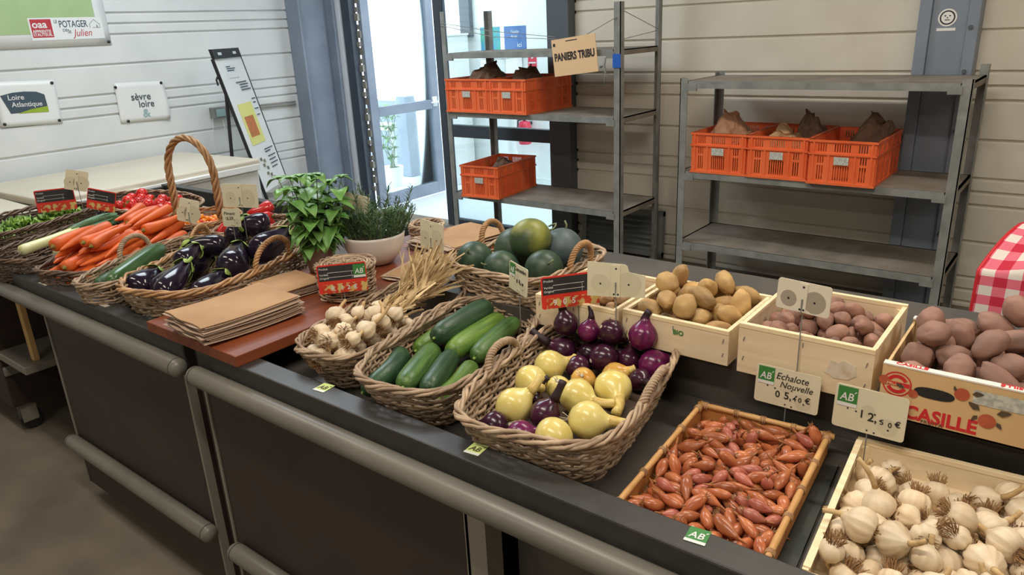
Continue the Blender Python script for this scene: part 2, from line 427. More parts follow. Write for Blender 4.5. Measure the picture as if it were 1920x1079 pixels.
corrugated('wall_back', 'x', -3.12, 3.6, -.02, 3.4, YW, -1)
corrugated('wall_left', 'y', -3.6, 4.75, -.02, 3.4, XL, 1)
struct(MB().box(XL-.06, 3.6, -3.6, YW+.1, -.1, 0).build('floor', M['concrete']))
struct(MB().box(XL-.06, 3.66, -3.6, YW+.1, 3.4, 3.5).build('ceiling', M['ceil']))
struct(MB().box(XL-.06, 3.66, -3.66, -3.6, 0, 3.4).build('wall_front', M['wall']))
struct(MB().box(3.6, 3.66, -3.6, YW+.1, 0, 3.4).build('wall_right', M['wall']))
struct(MB().box(XL, -3.12, YW-.02, YW+.06, 2.3, 3.4).build('trim_1', M['alu_dark'])).name = 'trim_1'
# corner column and jambs left of the door
mb = MB()
mb.box(-5.9, -5.72, 4.30, 4.325, 0, 3.4); mb.box(-5.9, -5.80, 4.325, 4.66, 0, 3.4); mb.box(-5.9, -5.70, 4.66, 4.69, 0, 3.4)
struct(mb.build('trim_2', M['steel_paint'], bevel=.004))
struct(MB().box(-5.87, -5.76, 4.69, 4.80, 0, 2.3).build('trim_3', M['steel_paint'], bevel=.004))
struct(MB().box(-5.76, -5.65, 4.70, 4.80, 0, 2.3).build('trim_4', M['alu'], bevel=.003))
struct(MB().box(-5.65, -5.54, 4.72, 4.80, 0, 2.3).build('trim_5', M['alu_dark'], bevel=.003))
# door leaf standing open at right angles, outside
door = MB()
dx0, dx1 = -5.525, -5.475
for (y0, y1, z0, z1) in ((4.80, 4.90, .02, 2.25), (5.64, 5.74, .02, 2.25), (4.90, 5.64, .02, .14), (4.90, 5.64, .90, .99), (4.90, 5.64, 2.12, 2.25)):
    door.box(dx0, dx1, y0, y1, z0, z1)
door = struct(door.build('door_1', M['steel_paint'], bevel=.004))
MB().box(-5.506, -5.494, 4.90, 5.64, .14, 2.12).build('pane', M['glass'], door)
h = MB(); h.tube([(-5.44, 5.67, .97), (-5.40, 5.67, .97), (-5.40, 5.55, .97)], .010, 8); h.box(-5.475, -5.462, 5.64, 5.70, .92, 1.02)
h.build('handle', M['alu'], door, True)
hg = MB()
for i in range(26):
    z = .2+i*.075; hg.box(-5.54, -5.505+.012*(i % 2), 4.772+.012*((i*7) % 3), 4.80, z, z+.045+.02*((i*5) % 2))
hg.build('hinge', M['strip'], door)
# glazed sidelight
sl = MB()
for (x0, x1, z0, z1) in ((-4.50, -4.42, 0, 2.3), (-4.42, -3.31, 0, .06), (-4.42, -3.31, .79, .89), (-4.42, -3.31, 2.2, 2.3)):
    sl.box(x0, x1, 4.72, 4.79, z0, z1)
sl = struct(sl.build('window_1', M['alu_dark'], bevel=.003))
MB().box(-4.42, -3.31, 4.75, 4.76, .06, 2.2).build('pane', M['glass'], sl)
struct(MB().box(-3.31, -3.12, 4.66, 4.82, 0, 3.4).build('trim_6', M['steel_dark'], bevel=.004))
# column behind the right-hand rack
cb = MB()
cb.box(-.86, -.80, 4.62, 4.76, 0, 3.4); cb.box(-.80, -.63, 4.64, 4.76, 0, 3.4); cb.box(-.63, -.575, 4.62, 4.76, 0, 3.4)
col_ = struct(cb.build('trim_7', M['steel_paint'], bevel=.004))
bo = MB()
for z in (.45, .75, 1.02, 1.27, 1.33, 1.55): bo.tube([(-.61, 4.62, z), (-.61, 4.61, z)], .011, 8)
bo.build('bolt', M['steel_dark'], col_)
st = thing('sticker', 'round white sticker with a dark face on the grey column', 'sticker', (-.725, 4.639, 1.60))
MB().lathe([(.044, 0), (.044, .001)], 28, RX(PI/2)).build('disc', M['white'], st)
mb = MB(); mb.lathe([(.036, .001), (.036, .0016)], 24, RX(PI/2)); mb.build('ring', M['slate'], st)
mb = MB(); mb.lathe([(.029, .0016), (.029, .0022)], 24, RX(PI/2)); mb.build('face', M['white'], st)
mb = MB()
for x in (-.011, .011): mb.box(x-.004, x+.004, -.0028, -.002, .006, .012)
mb.box(-.012, .012, -.0028, -.002, -.014, -.010); mb.box(-.003, .003, -.0028, -.002, -.004, .002)
mb.build('features', M['slate'], st)
MB().box(-.044, .044, -.0015, 0, -.066, -.052).build('caption_strip', M['white'], st)
# the hall beyond the glass and the yard to its left
struct(MB().box(-12, 4, YW+.1, 12, -.1, -.001).build('floor_hall', M['hall_floor']))
struct(MB().box(-6.15, 2, 6.5, 6.6, 0, 3.2).build('wall_hall', M['hall_wall']))
struct(MB().box(-6.15, 2, 6.485, 6.5, 0, .08).build('baseboard_hall', M['hall_wall']))
struct(MB().box(-5.74, -5.60, 6.44, 6.5, 1.58, 3.0).build('trim_8', M['steel_dark']))
struct(MB().box(-12, -6.5, 11, 11.1, 0, 3.2).build('wall_yard', M['hall_wall']))
lo = MB().box(-8.3, -6.9, 6.6, 6.8, 0, .85).build('garden_wall', M['steel_paint']); tag(lo, 'low blue grey wall out in the bright yard', 'wall', kind='structure')
po = MB().box(-6.62, -6.46, 6.2, 6.36, 0, .95).build('bollard', M['steel_paint'], bevel=.01); tag(po, 'blue grey post in the yard seen through the lower door glass', 'post')
be = thing('handrail', 'white rail across the yard behind the open door', 'rail', (-6.6, 5.8, 0))
MB().box(-.45, .35, -.03, .03, .62, .70).build('bar', M['white'], be)
for x in (-.4, .3): MB().box(x-.02, x+.02, -.02, .02, 0, .62).build('leg', M['white'], be)
# ---------------------------------------------------------------- hall things
def flat_poster(name, label, cat, x0, x1, z0, z1, y, m):
    o = MB().box(x0, x1, y-.004, y, z0, z1).build(name, m); return tag(o, label, cat)
pg = flat_poster('poster', 'green and blue poster on the hall wall seen through the upper shelf', 'poster', -5.50, -5.23, 1.30, 1.67, 6.5, M['poster_green'])
pb = flat_poster('poster', 'deep blue poster with white writing on the hall wall', 'poster', -5.17, -4.88, 1.35, 1.67, 6.5, M['poster_blue'])
lettering('lettering', [('Guide', -5.08, 1.60, .045), ('du tri', -5.08, 1.555, .04), ('ici', -5.0, 1.46, .07)], M['chalk'], pb, TR(0, 6.4945, 0))
sg = thing('safety_sign', 'small red and white fire safety notice on the hall wall', 'sign', (-4.81, 6.5, 1.34))
MB().box(-.055, .055, -.004, 0, -.09, .09).build('plate', M['ext_red'], sg)
MB().box(-.012, .012, -.006, -.004, .0, .06).build('pictogram', M['chalk'], sg); MB().box(-.045, .045, -.006, -.004, -.05, -.035).build('text_strip', M['chalk'], sg)
fe = thing('fire_extinguisher', 'pinkish red fire extinguisher hung low on the hall wall', 'extinguisher', (-4.87, 6.40, .46))
MB().lathe([(.0, 0), (.06, .0), (.07, .015), (.07, .20), (.055, .235), (.02, .25)], 20).build('cylinder', M['ext_red'], fe, True)
mb = MB(); mb.tube([(0, 0, .25), (0, 0, .28)], .016, 8); mb.box(-.012, .07, -.012, .012, .275, .29); mb.tube([(.01, 0, .27), (-.07, -.02, .25), (-.09, -.02, .1)], .009, 6); mb.build('valve', M['black'], fe)
MB().box(-.04, .04, -.074, -.064, .06, .16).build('label', M['chalk'], fe)
MB().box(-.03, .03, .03, .10, .2, .23).build('bracket', M['black'], fe)
so = thing('wall_socket', 'small white socket low on the hall wall', 'socket', (-4.82, 6.5, .285)); MB().box(-.03, .03, -.012, 0, -.03, .03).build('plate', M['white'], so, bevel=.003)
MB().lathe([(.014, 0), (.014, .002)], 12, TR(0, -.012, 0) @ RX(PI/2)).build('socket_hole', M['black'], so)
def wall_box(label, x0, x1, z0, z1, y0, y1, rows):
    o = thing('storage_cabinet', label, 'cabinet', ((x0+x1)/2, (y0+y1)/2, z0))
    wx, wy, H_ = (x1-x0)/2, (y1-y0)/2, z1-z0
    MB().box(-wx, wx, -wy, wy, 0, H_).build('body', M['white'], o, bevel=.006)
    MB().box(-wx-.015, wx+.015, -wy-.015, wy, H_, H_+.02).build('lid', M['white'], o, bevel=.004)
    for i in range(rows):
        a = H_*i/rows+.015; b = H_*(i+1)/rows-.015
        d = MB().box(-wx+.015, wx-.015, -wy-.014, -wy, a, b).build('drawer', M['hall_wall'], o, bevel=.004)
        MB().box(-.02, .02, -wy-.02, -wy-.014, (a+b)/2-.01, (a+b)/2+.01).build('handle', M['alu'], d)
wall_box('tall white drawer cabinet in the hall left of the green poster', -6.03, -5.62, 0, 1.60, 6.1, 6.42, 5)
wall_box('lower white drawer cabinet in the hall below the blue poster', -5.27, -4.93, .9, 1.36, 6.2, 6.48, 2)
lg = MB()
for x in (-5.25, -4.95): lg.box(x-.02, x+.02, 6.3, 6.34, 0, .9)
lg.box(-5.3, -4.9, 6.15, 6.48, .86, .9)
tag(lg.build('side_table', M['white']), 'narrow white stand under the lower hall cabinet', 'stand')
# ---------------------------------------------------------------- steel racks on the back wall
def rack(label, x0, x1, y0, y1, levels, tops, notch=True):
    r = thing('steel_rack', label, 'shelving rack', ((x0+x1)/2, (y0+y1)/2, 0)); cx, cy = r.location[0], r.location[1]
    wx, wy = (x1-x0)/2, (y1-y0)/2
    for (sx, sy), h in zip(((-1, -1), (1, -1), (-1, 1), (1, 1)), tops):
        mb = MB(); X, Y = sx*wx, sy*wy; t = .005; a = .045
        # angle section with a return, drawn as an L
        mb.box(min(X, X-sx*a), max(X, X-sx*a), Y-(t if sy > 0 else 0), Y+(t if sy < 0 else 0), 0, h)
        mb.box(X-(t if sx > 0 else 0), X+(t if sx < 0 else 0), min(Y, Y-sy*a), max(Y, Y-sy*a), 0, h)
        mb.build('post', M['galv'], r)
    for z in levels:
        mb = MB(); e = .006
        mb.box(-wx+e, wx-e, -wy+e, wy-e, z-.006, z)
        for (a0, a1, b0, b1) in ((-wx+e, wx-e, -wy+e, -wy+e+.012), (-wx+e, wx-e, wy-e-.012, wy-e)): mb.box(a0, a1, b0, b1, z-.034, z)
        for (a0, a1) in ((-wx+e, -wx+e+.012), (wx-e-.012, wx-e)): mb.box(a0, a1, -wy+e, wy-e, z-.034, z)
        s = mb.build('shelf', M['shelf_top'], r)
        fb = MB(); fb.box(-wx+.05, wx-.05, -wy-.001, -wy+.005, z-.036, z+.002)
        for sx in (-1, 1): fb.box(sx*(wx-.07)-.03, sx*(wx-.07)+.03, -wy-.004, -wy+.01, z-.05, z-.012)
        fb.build('shelf_edge', M['galv'], s)
    return r
rack('tall galvanised rack in front of the glazing with three orange crates', -3.80, -2.34, 4.05, 4.58, (.495, 1.095, 1.50), (1.78, 1.77, 1.78, 2.1))
rack('lower wide galvanised rack in front of the grey column with crates on its middle shelf', -1.945, -.49, 4.05, 4.58, (.365, .80, 1.315), (1.335, 1.335, 1.335, 1.37))

def slotted(mb, L, h, rows, t, Mx):
    """plate L wide, h tall with slots cut out: rows (z0, z1, [(x0, x1)...])"""
    z = 0
    for z0, z1, sl in rows:
        mb.box(-L/2, L/2, 0, t, z, z0, Mx)
        x = -L/2
        for a, b in sl: mb.box(x, a, 0, t, z0, z1, Mx); x = b
        mb.box(x, L/2, 0, t, z0, z1, Mx); z = z1
    mb.box(-L/2, L/2, 0, t, z, h, Mx)
def grp(c, n, pitch=.012, wd=.006): return [(c+(i-(n-1)/2)*pitch-wd/2, c+(i-(n-1)/2)*pitch+wd/2) for i in range(n)]
def crate(label, x, y, z, rz=0, w=.325, d=.525, h=.232, lab=True):
    r = thing('harvest_crate', label, 'crate', (x, y, z), rz)
    mb = MB(); t = .007
    s = w/.325
    fr = [(.025, .10, grp(-.105*s, 3)+grp(0, 7)+grp(.105*s, 3)), (.112, .15, grp(-.105*s, 3)+grp(.105*s, 3)), (.172, .212, grp(-.10*s, 4)+grp(0, 7)+grp(.10*s, 4))]
    sd = [(.03, .085, [q for c in (-.19, -.11, 0, .11, .19) for q in grp(c, 4)]), (.10, .15, [q for c in (-.19, -.11, 0, .11, .19) for q in grp(c, 4)]), (.17, .21, [q for c in (-.15, 0, .15) for q in grp(c, 7)])]
    slotted(mb, w, h, fr, t, TR(0, -d/2, 0)); slotted(mb, w, h, fr, t, TR(0, d/2, 0) @ RZ(PI))
    slotted(mb, d-2*t, h, sd, t, TR(-w/2, 0, 0) @ RZ(-PI/2)); slotted(mb, d-2*t, h, sd, t, TR(w/2, 0, 0) @ RZ(PI/2))
    mb.box(-w/2+t, w/2-t, -d/2+t, d/2-t, .004, .012)
    # ribs and rims
    for sy in (-1, 1):
        y0 = sy*d/2
        for z0, z1 in ((h-.012, h), (.155, .165), (0, .014)): mb.box(-w/2-.005, w/2+.005, y0-.006, y0+.006, z0, z1)
        for xx in (-w/2+.02, w/2-.02, -.065*s, .065*s): mb.box(xx-.005, xx+.005, y0-.005, y0+.005, .0, h if abs(xx) > .1 else .16)
    for sx in (-1, 1):
        x0 = sx*w/2
        for z0, z1 in ((h-.012, h), (.155, .165), (0, .014)): mb.box(x0-.006, x0+.006, -d/2-.005, d/2+.005, z0, z1)
        for yy in (-d/2+.02, -.055, .055, -.15, .15, d/2-.02): mb.box(x0-.005, x0+.005, yy-.005, yy+.005, 0, h)
    mb.build('body', M['orange'], r)
    if lab:
        l = MB().box(-.036, .036, -d/2-.0095, -d/2-.0065, .108, .148).build('label_card', M['sticker_grey'], r)
    return r
crate('orange harvest crate at the left end of the upper rack shelf, beside its post', -3.575, 4.30, 1.095, 0, w=.40)
crate('orange harvest crate right behind the hanging tan sign on the upper rack shelf', -3.198, 4.29, 1.095, -.03)
crate('orange harvest crate alone on the rack shelf under the two others', -3.49, 4.25, .495, .10)
crate('leftmost orange crate in the row of three on the lower wide rack', -1.70, 4.315, .80)
crate('middle orange crate in the row of three on the lower wide rack', -1.362, 4.31, .80)
crate('rightmost orange crate in the row of three on the lower wide rack', -1.018, 4.28, .80)
def bag(label, x, y, z, sx, sy, sz, seed, m, peak=(0, 0)):
    """crumpled paper bag with a twisted neck"""
    mb = MB(); n, k = 30, 18; vs = []
    rnd = random.Random(seed)
    for i in range(k+1):
        v = i/k
        rad = math.sin(min(v/.55, 1)*PI/2)**.5 if v < .55 else lerp(1, .30, ((v-.55)/.45)**1.5)
        if v > .93: rad = .30+.8*(v-.93)
        for j in range(n):
            th = 2*PI*j/n
            p = Vector((math.cos(th)*rad, math.sin(th)*rad, v))
            q = mnoise.noise(p*2.6+Vector((seed*3.1, 0, 0)))*.20+abs(mnoise.noise(p*5.5+Vector((0, seed, 0))))*.20-.05
            rr = 1+q
            vs.append((x+(p.x*rr+peak[0]*max(0, v-.5)*2)*sx, y+(p.y*rr+peak[1]*max(0, v-.5)*2)*sy, z+(v*(1+.22*mnoise.noise(p*2+Vector((0, 0, seed)))*(v > .2)))*sz))
    fs = [(i*n+j, i*n+(j+1) % n, (i+1)*n+(j+1) % n, (i+1)*n+j) for i in range(k) for j in range(n)]
    fs.append(tuple(range(n-1, -1, -1))); fs.append(tuple(k*n+j for j in range(n)))
    mb.add(vs, fs)
    o = mb.build('paper_bag', m); tag(o, label, 'paper bag')
    return o
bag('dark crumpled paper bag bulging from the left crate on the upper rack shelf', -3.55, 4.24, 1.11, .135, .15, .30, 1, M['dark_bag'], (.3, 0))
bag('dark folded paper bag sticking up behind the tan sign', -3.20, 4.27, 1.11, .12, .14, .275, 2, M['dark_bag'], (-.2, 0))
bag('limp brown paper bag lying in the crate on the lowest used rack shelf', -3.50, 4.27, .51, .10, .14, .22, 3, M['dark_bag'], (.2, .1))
bag('light brown paper bag standing tall in the leftmost of three crates', -1.70, 4.26, .815, .13, .15, .30, 4, M['brown_bag'], (-.1, 0))
bag('flat topped tan paper bag between two crates of the wide rack', -1.40, 4.26, .815, .125, .16, .235, 5, M['paper_bag'], (0, 0))
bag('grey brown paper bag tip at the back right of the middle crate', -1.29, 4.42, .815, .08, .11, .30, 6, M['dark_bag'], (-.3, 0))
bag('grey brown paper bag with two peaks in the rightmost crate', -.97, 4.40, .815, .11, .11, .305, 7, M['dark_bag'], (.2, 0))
# hanging sign, strings, clip, tape
sn = thing('hanging_sign', 'tan card sign lettered PANIERS TRIBU hanging on strings from the tall rack', 'sign', (-2.654, 4.028, 1.471))
Ms = RY(math.radians(-6))
o = MB().box(-.163, .163, -.002, .002, -.112, .112).build('card', M['board_sign'], sn); o.matrix_local = Ms
lettering('lettering', [('PANIERS TRIBU', 0, -.018, .064, .69)], M['ink'], sn, Ms @ TR(0, -.0035, 0), bold=.034, align='CENTER')
o = MB().box(-.055, .03, -.0032, -.002, .092, .097).build('slot', M['ink'], sn); o.matrix_local = Ms
o = MB().box(-.152, -.135, -.0032, -.002, .070, .088).build('corner_mark', M['slate'], sn); o.matrix_local = Ms
sr = MB()
sr.tube([(-3.79, 4.05, 1.705), (-3.3, 4.03, 1.635), (-2.80, 4.028, 1.585)], .0022, 5)
sr.tube([(-3.79, 4.045, 1.69), (-3.3, 4.025, 1.60), (-2.78, 4.026, 1.572)], .0022, 5)
sr.tube([(-2.56, 4.028, 1.595), (-2.36, 4.045, 1.685)], .0022, 5)
sr.tube([(-2.345, 4.05, 1.73), (-2.35, 4.56, 1.60)], .0022, 5)
sr.tube([(-2.345, 4.05, 1.555), (-2.35, 4.56, 1.595)], .0022, 5)
tag(sr.build('string', M['galv']), 'thin strings tied across the top of the tall rack holding the tan sign', 'string')
tp = MB().box(-2.391, -2.337, 4.0455, 4.0495, 1.395, 1.475).build('tape_band', M['blue']); tag(tp, 'blue tape wrapped on the front right post of the tall rack', 'tape')
cl = MB(); cl.tube([(-2.44, 4.04, 1.455), (-2.445, 4.032, 1.41), (-2.43, 4.03, 1.36), (-2.44, 4.03, 1.30)], [.008, .01, .006, .004], 7); cl.tube([(-2.445, 4.032, 1.41), (-2.425, 4.03, 1.35), (-2.42, 4.03, 1.31)], .004, 6); cl.tube([(-2.47, 4.03, 1.40), (-2.44, 4.032, 1.42)], .008, 6)
tag(cl.build('metal_clip', M['galv'], None, True), 'metal clip hanging under the top shelf right of the tan sign', 'clip')
# louvred panel standing on the floor behind the tall rack
lv = thing('louvre_panel', 'grey louvred panel standing against the wall behind the tall rack', 'panel', (-2.68, 4.66, 0))
lv.rotation_euler = (-.06, 0, 0)
mb = MB()
for (a, b, c, d) in ((-.34, .34, .03, .07), (-.34, .34, .33, .37), (-.34, -.30, .03, .37), (.30, .34, .03, .37)): mb.box(a, b, -.02, .02, c, d)
mb.build('frame', M['wood_grey'], lv, bevel=.003)
mb = MB()
for k in range(6):
    z = .085+k*.043; mb.box(-.30, .30, -.02, .02, -.002, .002, TR(0, 0, z) @ RX(.7))
mb.box(-.3, .3, .012, .018, .06, .34); mb.build('slat', M['wood_grey'], lv)
mb = MB(); mb.box(-.32, -.26, -.05, .05, 0, .03); mb.box(.26, .32, -.05, .05, 0, .03); mb.build('foot', M['wood_grey'], lv)
# gingham cloth over a small stand, right
stn = thing('side_stand', 'small stand under the red gingham cloth at the right edge', 'stand', (.12, 2.78, 0))
MB().box(-.24, .45, -.03, .23, .81, .835).build('top', M['plank'], stn)
for sx, sy in ((-.20, .0), (.42, .0), (-.20, .2), (.42, .2)): MB().box(sx-.02, sx+.02, sy-.02, sy+.02, 0, .81).build('leg', M['plank'], stn)
# ---------------------------------------------------------------- gingham cloth
def cloth():
    nx, ny = 44, 40; x0, x1 = -.23, .60
    prof = []                                           # path over the top and down the front
    L1, L2, L3 = .28, .30, .0
    grid = []; uv = []
    for j in range(ny+1):
        t = j/ny; s = t*(.34+.36)
        row = []
        for i in range(nx+1):
            u = i/nx; x = lerp(x0, x1, u)
            if s < .30:
                y = 3.02-s*1.05; z = .952-.10*(s/.30)**2+.012*math.sin(x*21+s*9)*(s/.30)
                xx = x+.10*(1-s/.30)*(1-u)**2
            else:
                q = (s-.30)/.40
                y = 2.705-.03*math.sin(q*2)+.014*math.sin(x*17+1)*q; z = .852-.33*q
                # rounded lower corner
                xx = x
                c = max(0, (q-.55)/.45); xx += .10*(1-math.sqrt(max(0, 1-c*c)))*(1-u)**1.0
            row.append((xx, y, z)); uv.append((x/.0735, s/.0735))
        grid.append(row)
    mb = MB().sheet(grid)
    o = mb.build('gingham_cloth', M['gingham'], None, True)
    lay = o.data.uv_layers.new(name='UVMap')
    for lp in o.data.loops: lay.data[lp.index].uv = uv[lp.vertex_index]
    so = o.modifiers.new('solid', 'SOLIDIFY'); so.thickness = .004
    tag(o, 'red and white gingham cloth draped at the right edge beyond the potatoes', 'cloth')
    e = MB().tube([grid[j][0] for j in range(4, ny+1)]+[grid[ny][i] for i in range(1, nx+1)], .006, 6)
    e.build('edge_binding', M['brand_red'], o, True)
cloth()
# ---------------------------------------------------------------- left wall: posters, freezer, easel, socket
XW = XL+.004
Mw = Matrix(((0, -1, 0, XW), (1, 0, 0, 0), (0, 0, 1, 0), (0, 0, 0, 1)))   # local +x -> +Y along the wall, local -y -> +X into the room
def wall_poster(label, cat, y0, y1, z0, z1, roll=0, name='poster', m='paper', curl=.0):
    o = bpy.data.objects.new(name, None); COL.objects.link(o); o.empty_display_size = .05
    tag(o, label, cat); o.matrix_world = TR(0, (y0+y1)/2, (z0+z1)/2) @ Mw @ RY(roll)
    W, H_ = (y1-y0)/2, (z1-z0)/2
    g = []
    for i in range(9):
        v = i/8; g.append([(lerp(-W, W, j/12), -.005-curl*(max(0, (j/12-.7)/.3)**2)*(.5+.5*math.sin(v*5)), lerp(-H_, H_, v)) for j in range(13)])
    mb = MB().sheet(g, .0012); mb.build('sheet', M[m], o, True)
    return o, W, H_
def pins(o, pts):
    for x, z in pts: MB().lathe([(.0, -.0), (.011, 0), (.011, .005), (.004, .008)], 10, TR(x, -.006, z) @ RX(PI/2)).build('pin', M['black'], o)

ba, W, H_ = wall_poster('large banner with sage green field and two logos at the upper left wall', 'banner', 1.45, 2.72, 1.668, 2.55, name='banner')
cy0, cz0 = (1.45+2.72)/2, (1.668+2.55)/2
def bx(m_, o, y0, y1, z0, z1, d0, d1, nm, c=(cy0, cz0)): return MB().box(y0-c[0], y1-c[0], -d1, -d0, z0-c[1], z1-c[1]).build(nm, M[m_], o)
bx('banner_green', ba, 1.5, 2.64, 1.757, 2.5, .0062, .0072, 'green_field')
bx('paper', ba, 2.19, 2.68, 1.715, 1.862, .0072, .0082, 'logo_panel')
bx('red_ink', ba, 2.20, 2.335, 1.733, 1.853, .0082, .0088, 'red_block')
lettering('red_block_lettering', [('oaa', 2.208-cy0, 1.797-cz0, .068), ('APPRENTIS', 2.206-cy0, 1.765-cz0, .027, .88), ("D'AUTEUIL", 2.206-cy0, 1.743-cz0, .027, .93)], M['paper'], ba, TR(0, -.0093, 0), bold=.02)
lettering('logo_lettering', [('LE', 2.352-cy0, 1.826-cz0, .030, .8), ('POTAGER', 2.382-cy0, 1.797-cz0, .064, .68), ('DE', 2.400-cy0, 1.768-cz0, .026), ('St', 2.432-cy0, 1.757-cz0, .036, .8)], M['slate_ink'], ba, TR(0, -.0087, 0), bold=.012)
lettering('script_lettering', [('Julien', 2.468-cy0, 1.735-cz0, .068, .85)], M['red_ink'], ba, TR(0, -.0087, 0), shear=.3)
mb = MB(); q = [(2.59, 1.79), (2.59, 1.815), (2.625, 1.845), (2.66, 1.812), (2.66, 1.79), (2.61, 1.79)]
mb.tube([(a-cy0, -.0088, b-cz0) for a, b in q], .0014, 5); mb.tube([(2.64-cy0, -.0088, 1.79-cz0), (2.64-cy0, -.0088, 1.808-cz0)], .003, 5)
mb.build('house_drawing', M['slate_ink'], ba)
pins(ba, [(W-.02, -H_+.02)])
lp, W, H_ = wall_poster('white poster with a dark Loire Atlantique logo, left on the corrugated wall', 'poster', 1.875, 2.262, 1.158, 1.458, .04)
pins(lp, [(W-.02, H_-.02), (W-.02, -H_+.02), (-W+.02, -H_+.02)])
c = ((1.875+2.262)/2, (1.158+1.458)/2)
poly = [(1.948, 1.245), (2.05, 1.250), (2.186, 1.268), (2.179, 1.362), (2.13, 1.383), (2.058, 1.388), (1.98, 1.383), (1.905, 1.366)]
mb = MB().prism([(a-c[0], b-c[1]) for a, b in poly], -.0070, -.0062); mb.build('logo_shape', M['slate_ink'], lp)
poly = [(1.99, 1.243), (2.186, 1.243), (2.186, 1.283), (2.08, 1.268)]
mb = MB().prism([(a-c[0], b-c[1]) for a, b in poly], -.0077, -.0070); mb.build('green_swoosh', M['olive'], lp)
lettering('lettering', [('Loire', 1.945-c[0], 1.335-c[1], .048), ('Atlantique', 1.962-c[0], 1.288-c[1], .046)], M['chalk'], lp, TR(0, -.0082, 0), bold=.012)
sp, W, H_ = wall_poster('white poster lettered sèvre loire & pinned at four corners near the easel', 'poster', 2.668, 3.055, 1.092, 1.388, .03, curl=.02)
pins(sp, [(W-.025, H_-.015), (W-.015, -H_+.025), (-W+.005, H_-.03), (-W+.055, -H_+.01)])
c = ((2.668+3.055)/2, (1.092+1.388)/2)
lettering('lettering', [('sèvre', 2.775-c[0], 1.255-c[1], .075, .95), ('loire', 2.825-c[0], 1.200-c[1], .072, .92)], M['slate_ink'], sp, TR(0, -.0085, 0), bold=.006)
lettering('ampersand', [('&', 2.845-c[0], 1.125-c[1], .085, 1.1)], M['teal_ink'], sp, TR(0, -.0085, 0), bold=.01)
so = thing('socket_box', 'grey socket box on the left wall behind the easel with two hanging cables', 'socket', (XW, 3.50, 1.09))
MB().box(0, .07, -.10, .10, -.045, .045).build('housing', M['galv'], so, bevel=.006)
MB().box(.07, .08, -.08, .0, -.03, .03).build('cover', M['teal_ink'], so, bevel=.003)
mb = MB(); mb.tube([(.04, -.02, -.04), (.04, .0, -.15), (.03, .01, -.30), (.03, .02, -.6)], .004, 6); mb.tube([(.04, -.1, -.04), (.02, -.11, -.2), (.02, -.11, -.5)], .003, 6); mb.build('cable', M['white'], so)
mb = MB()
for dz in (.0, .022): mb.tube([(.015, .10, dz), (.015, .76, dz-.01)], .007, 6)
mb.build('conduit', M['strip'], so)
# chest freezer
fz = thing('chest_freezer', 'long white chest freezer with cream lid along the left wall', 'freezer', (-5.30, 2.35, 0), .06)
MB().box(-.50, .48, -.74, .74, .06, .76).build('body', M['freezer'], fz, bevel=.015)
MB().box(-.50, .50, -.75, .75, .775, .825).build('lid', M['freezer_lid'], fz, bevel=.012)
MB().box(.485, .505, -.74, .74, .745, .79).build('lid_trim', M['white'], fz, bevel=.004)
for y in (-.35, .2): MB().box(.50, .53, y-.16, y+.16, .765, .79).build('handle', M['white'], fz, bevel=.005)
for x in (-.44, .42):
    for y in (-.68, .68): MB().lathe([(.03, 0), (.03, .06)], 10, TR(x, y, 0)).build('foot', M['black'], fz)
bxx = thing('storage_chest', 'cream storage chest with rounded lid at the far left behind the lettuce', 'chest', (-4.86, 1.20, 0))
MB().box(-.42, .40, -.36, .36, 0, .75).build('body', M['freezer_lid'], bxx, bevel=.02)
MB().box(-.43, .42, -.38, .38, .75, .80).build('lid', M['freezer_lid'], bxx, bevel=.02)
# easel board
es = thing('easel', 'tall white display easel with a black clamp standing beside the freezer', 'easel', (-5.35, 3.19, 0))
d_ = Vector((-.6, .8, 0)); n_ = Vector((.8, .6, 0))
def EP(u, h, off=0): return d_*u + n_*((1.56-h)*.226+off) + Vector((0, 0, h))
def slab(mb, u0, u1, h0, h1, o0, o1):
    vs = [EP(u, h, o) for h in (h0, h1) for o in (o1, o0) for u in (u0, u1)]
    mb.add(vs, [(0, 2, 3, 1), (4, 5, 7, 6), (0, 1, 5, 4), (2, 6, 7, 3), (0, 4, 6, 2), (1, 3, 7, 5)]); return mb
slab(MB(), 0, .55, .30, 1.53, -.012, 0).build('panel', M['white'], es)
k = slab(MB(), 0, .55, 1.53, 1.60, -.014, .010).build('clamp', M['black'], es)
mb = MB()
for u in (.12, .42): slab(mb, u-.03, u+.03, 1.555, 1.575, .010, .014)
mb.build('clamp_button', M['alu'], k)
fr_ = MB(); slab(fr_, -.012, 0, .02, 1.53, -.02, .004); slab(fr_, .55, .562, .02, 1.53, -.02, .004); fr_.build('frame', M['black'], es)
lg = MB(); lg.tube([EP(.02, 1.26, -.02), EP(.02, 1.26, -.02)+Vector((-.08, -.06, -1.26))], .014, 8); lg.tube([EP(.53, 1.26, -.02), EP(.53, 1.26, -.02)+Vector((-.08, -.06, -1.26))], .014, 8); lg.build('leg', M['black'], es)
kn = MB(); kn.tube([EP(-.01, 1.40, -.02), EP(-.05, 1.38, -.02), EP(-.055, 1.34, -.02)], .008, 6); kn.build('knob', M['black'], es)
slab(MB(), 0, .55, .46, .50, 0, .05).build('ledge', M['strip'], es)
pp = slab(MB(), .10, .40, .86, 1.18, .002, .004).build('leaflet', mat('yellow leaflet', S(226, 222, 130), .6), es)
slab(MB(), .14, .33, .92, 1.08, .0045, .006).build('leaflet_picture', mat('orange leaflet picture', S(214, 110, 60), .6, S(170, 120, 60), 30), pp)
pp = slab(MB(), .14, .36, 1.38, 1.48, .002, .004).build('notice', M['paper'], es)
tx = MB()
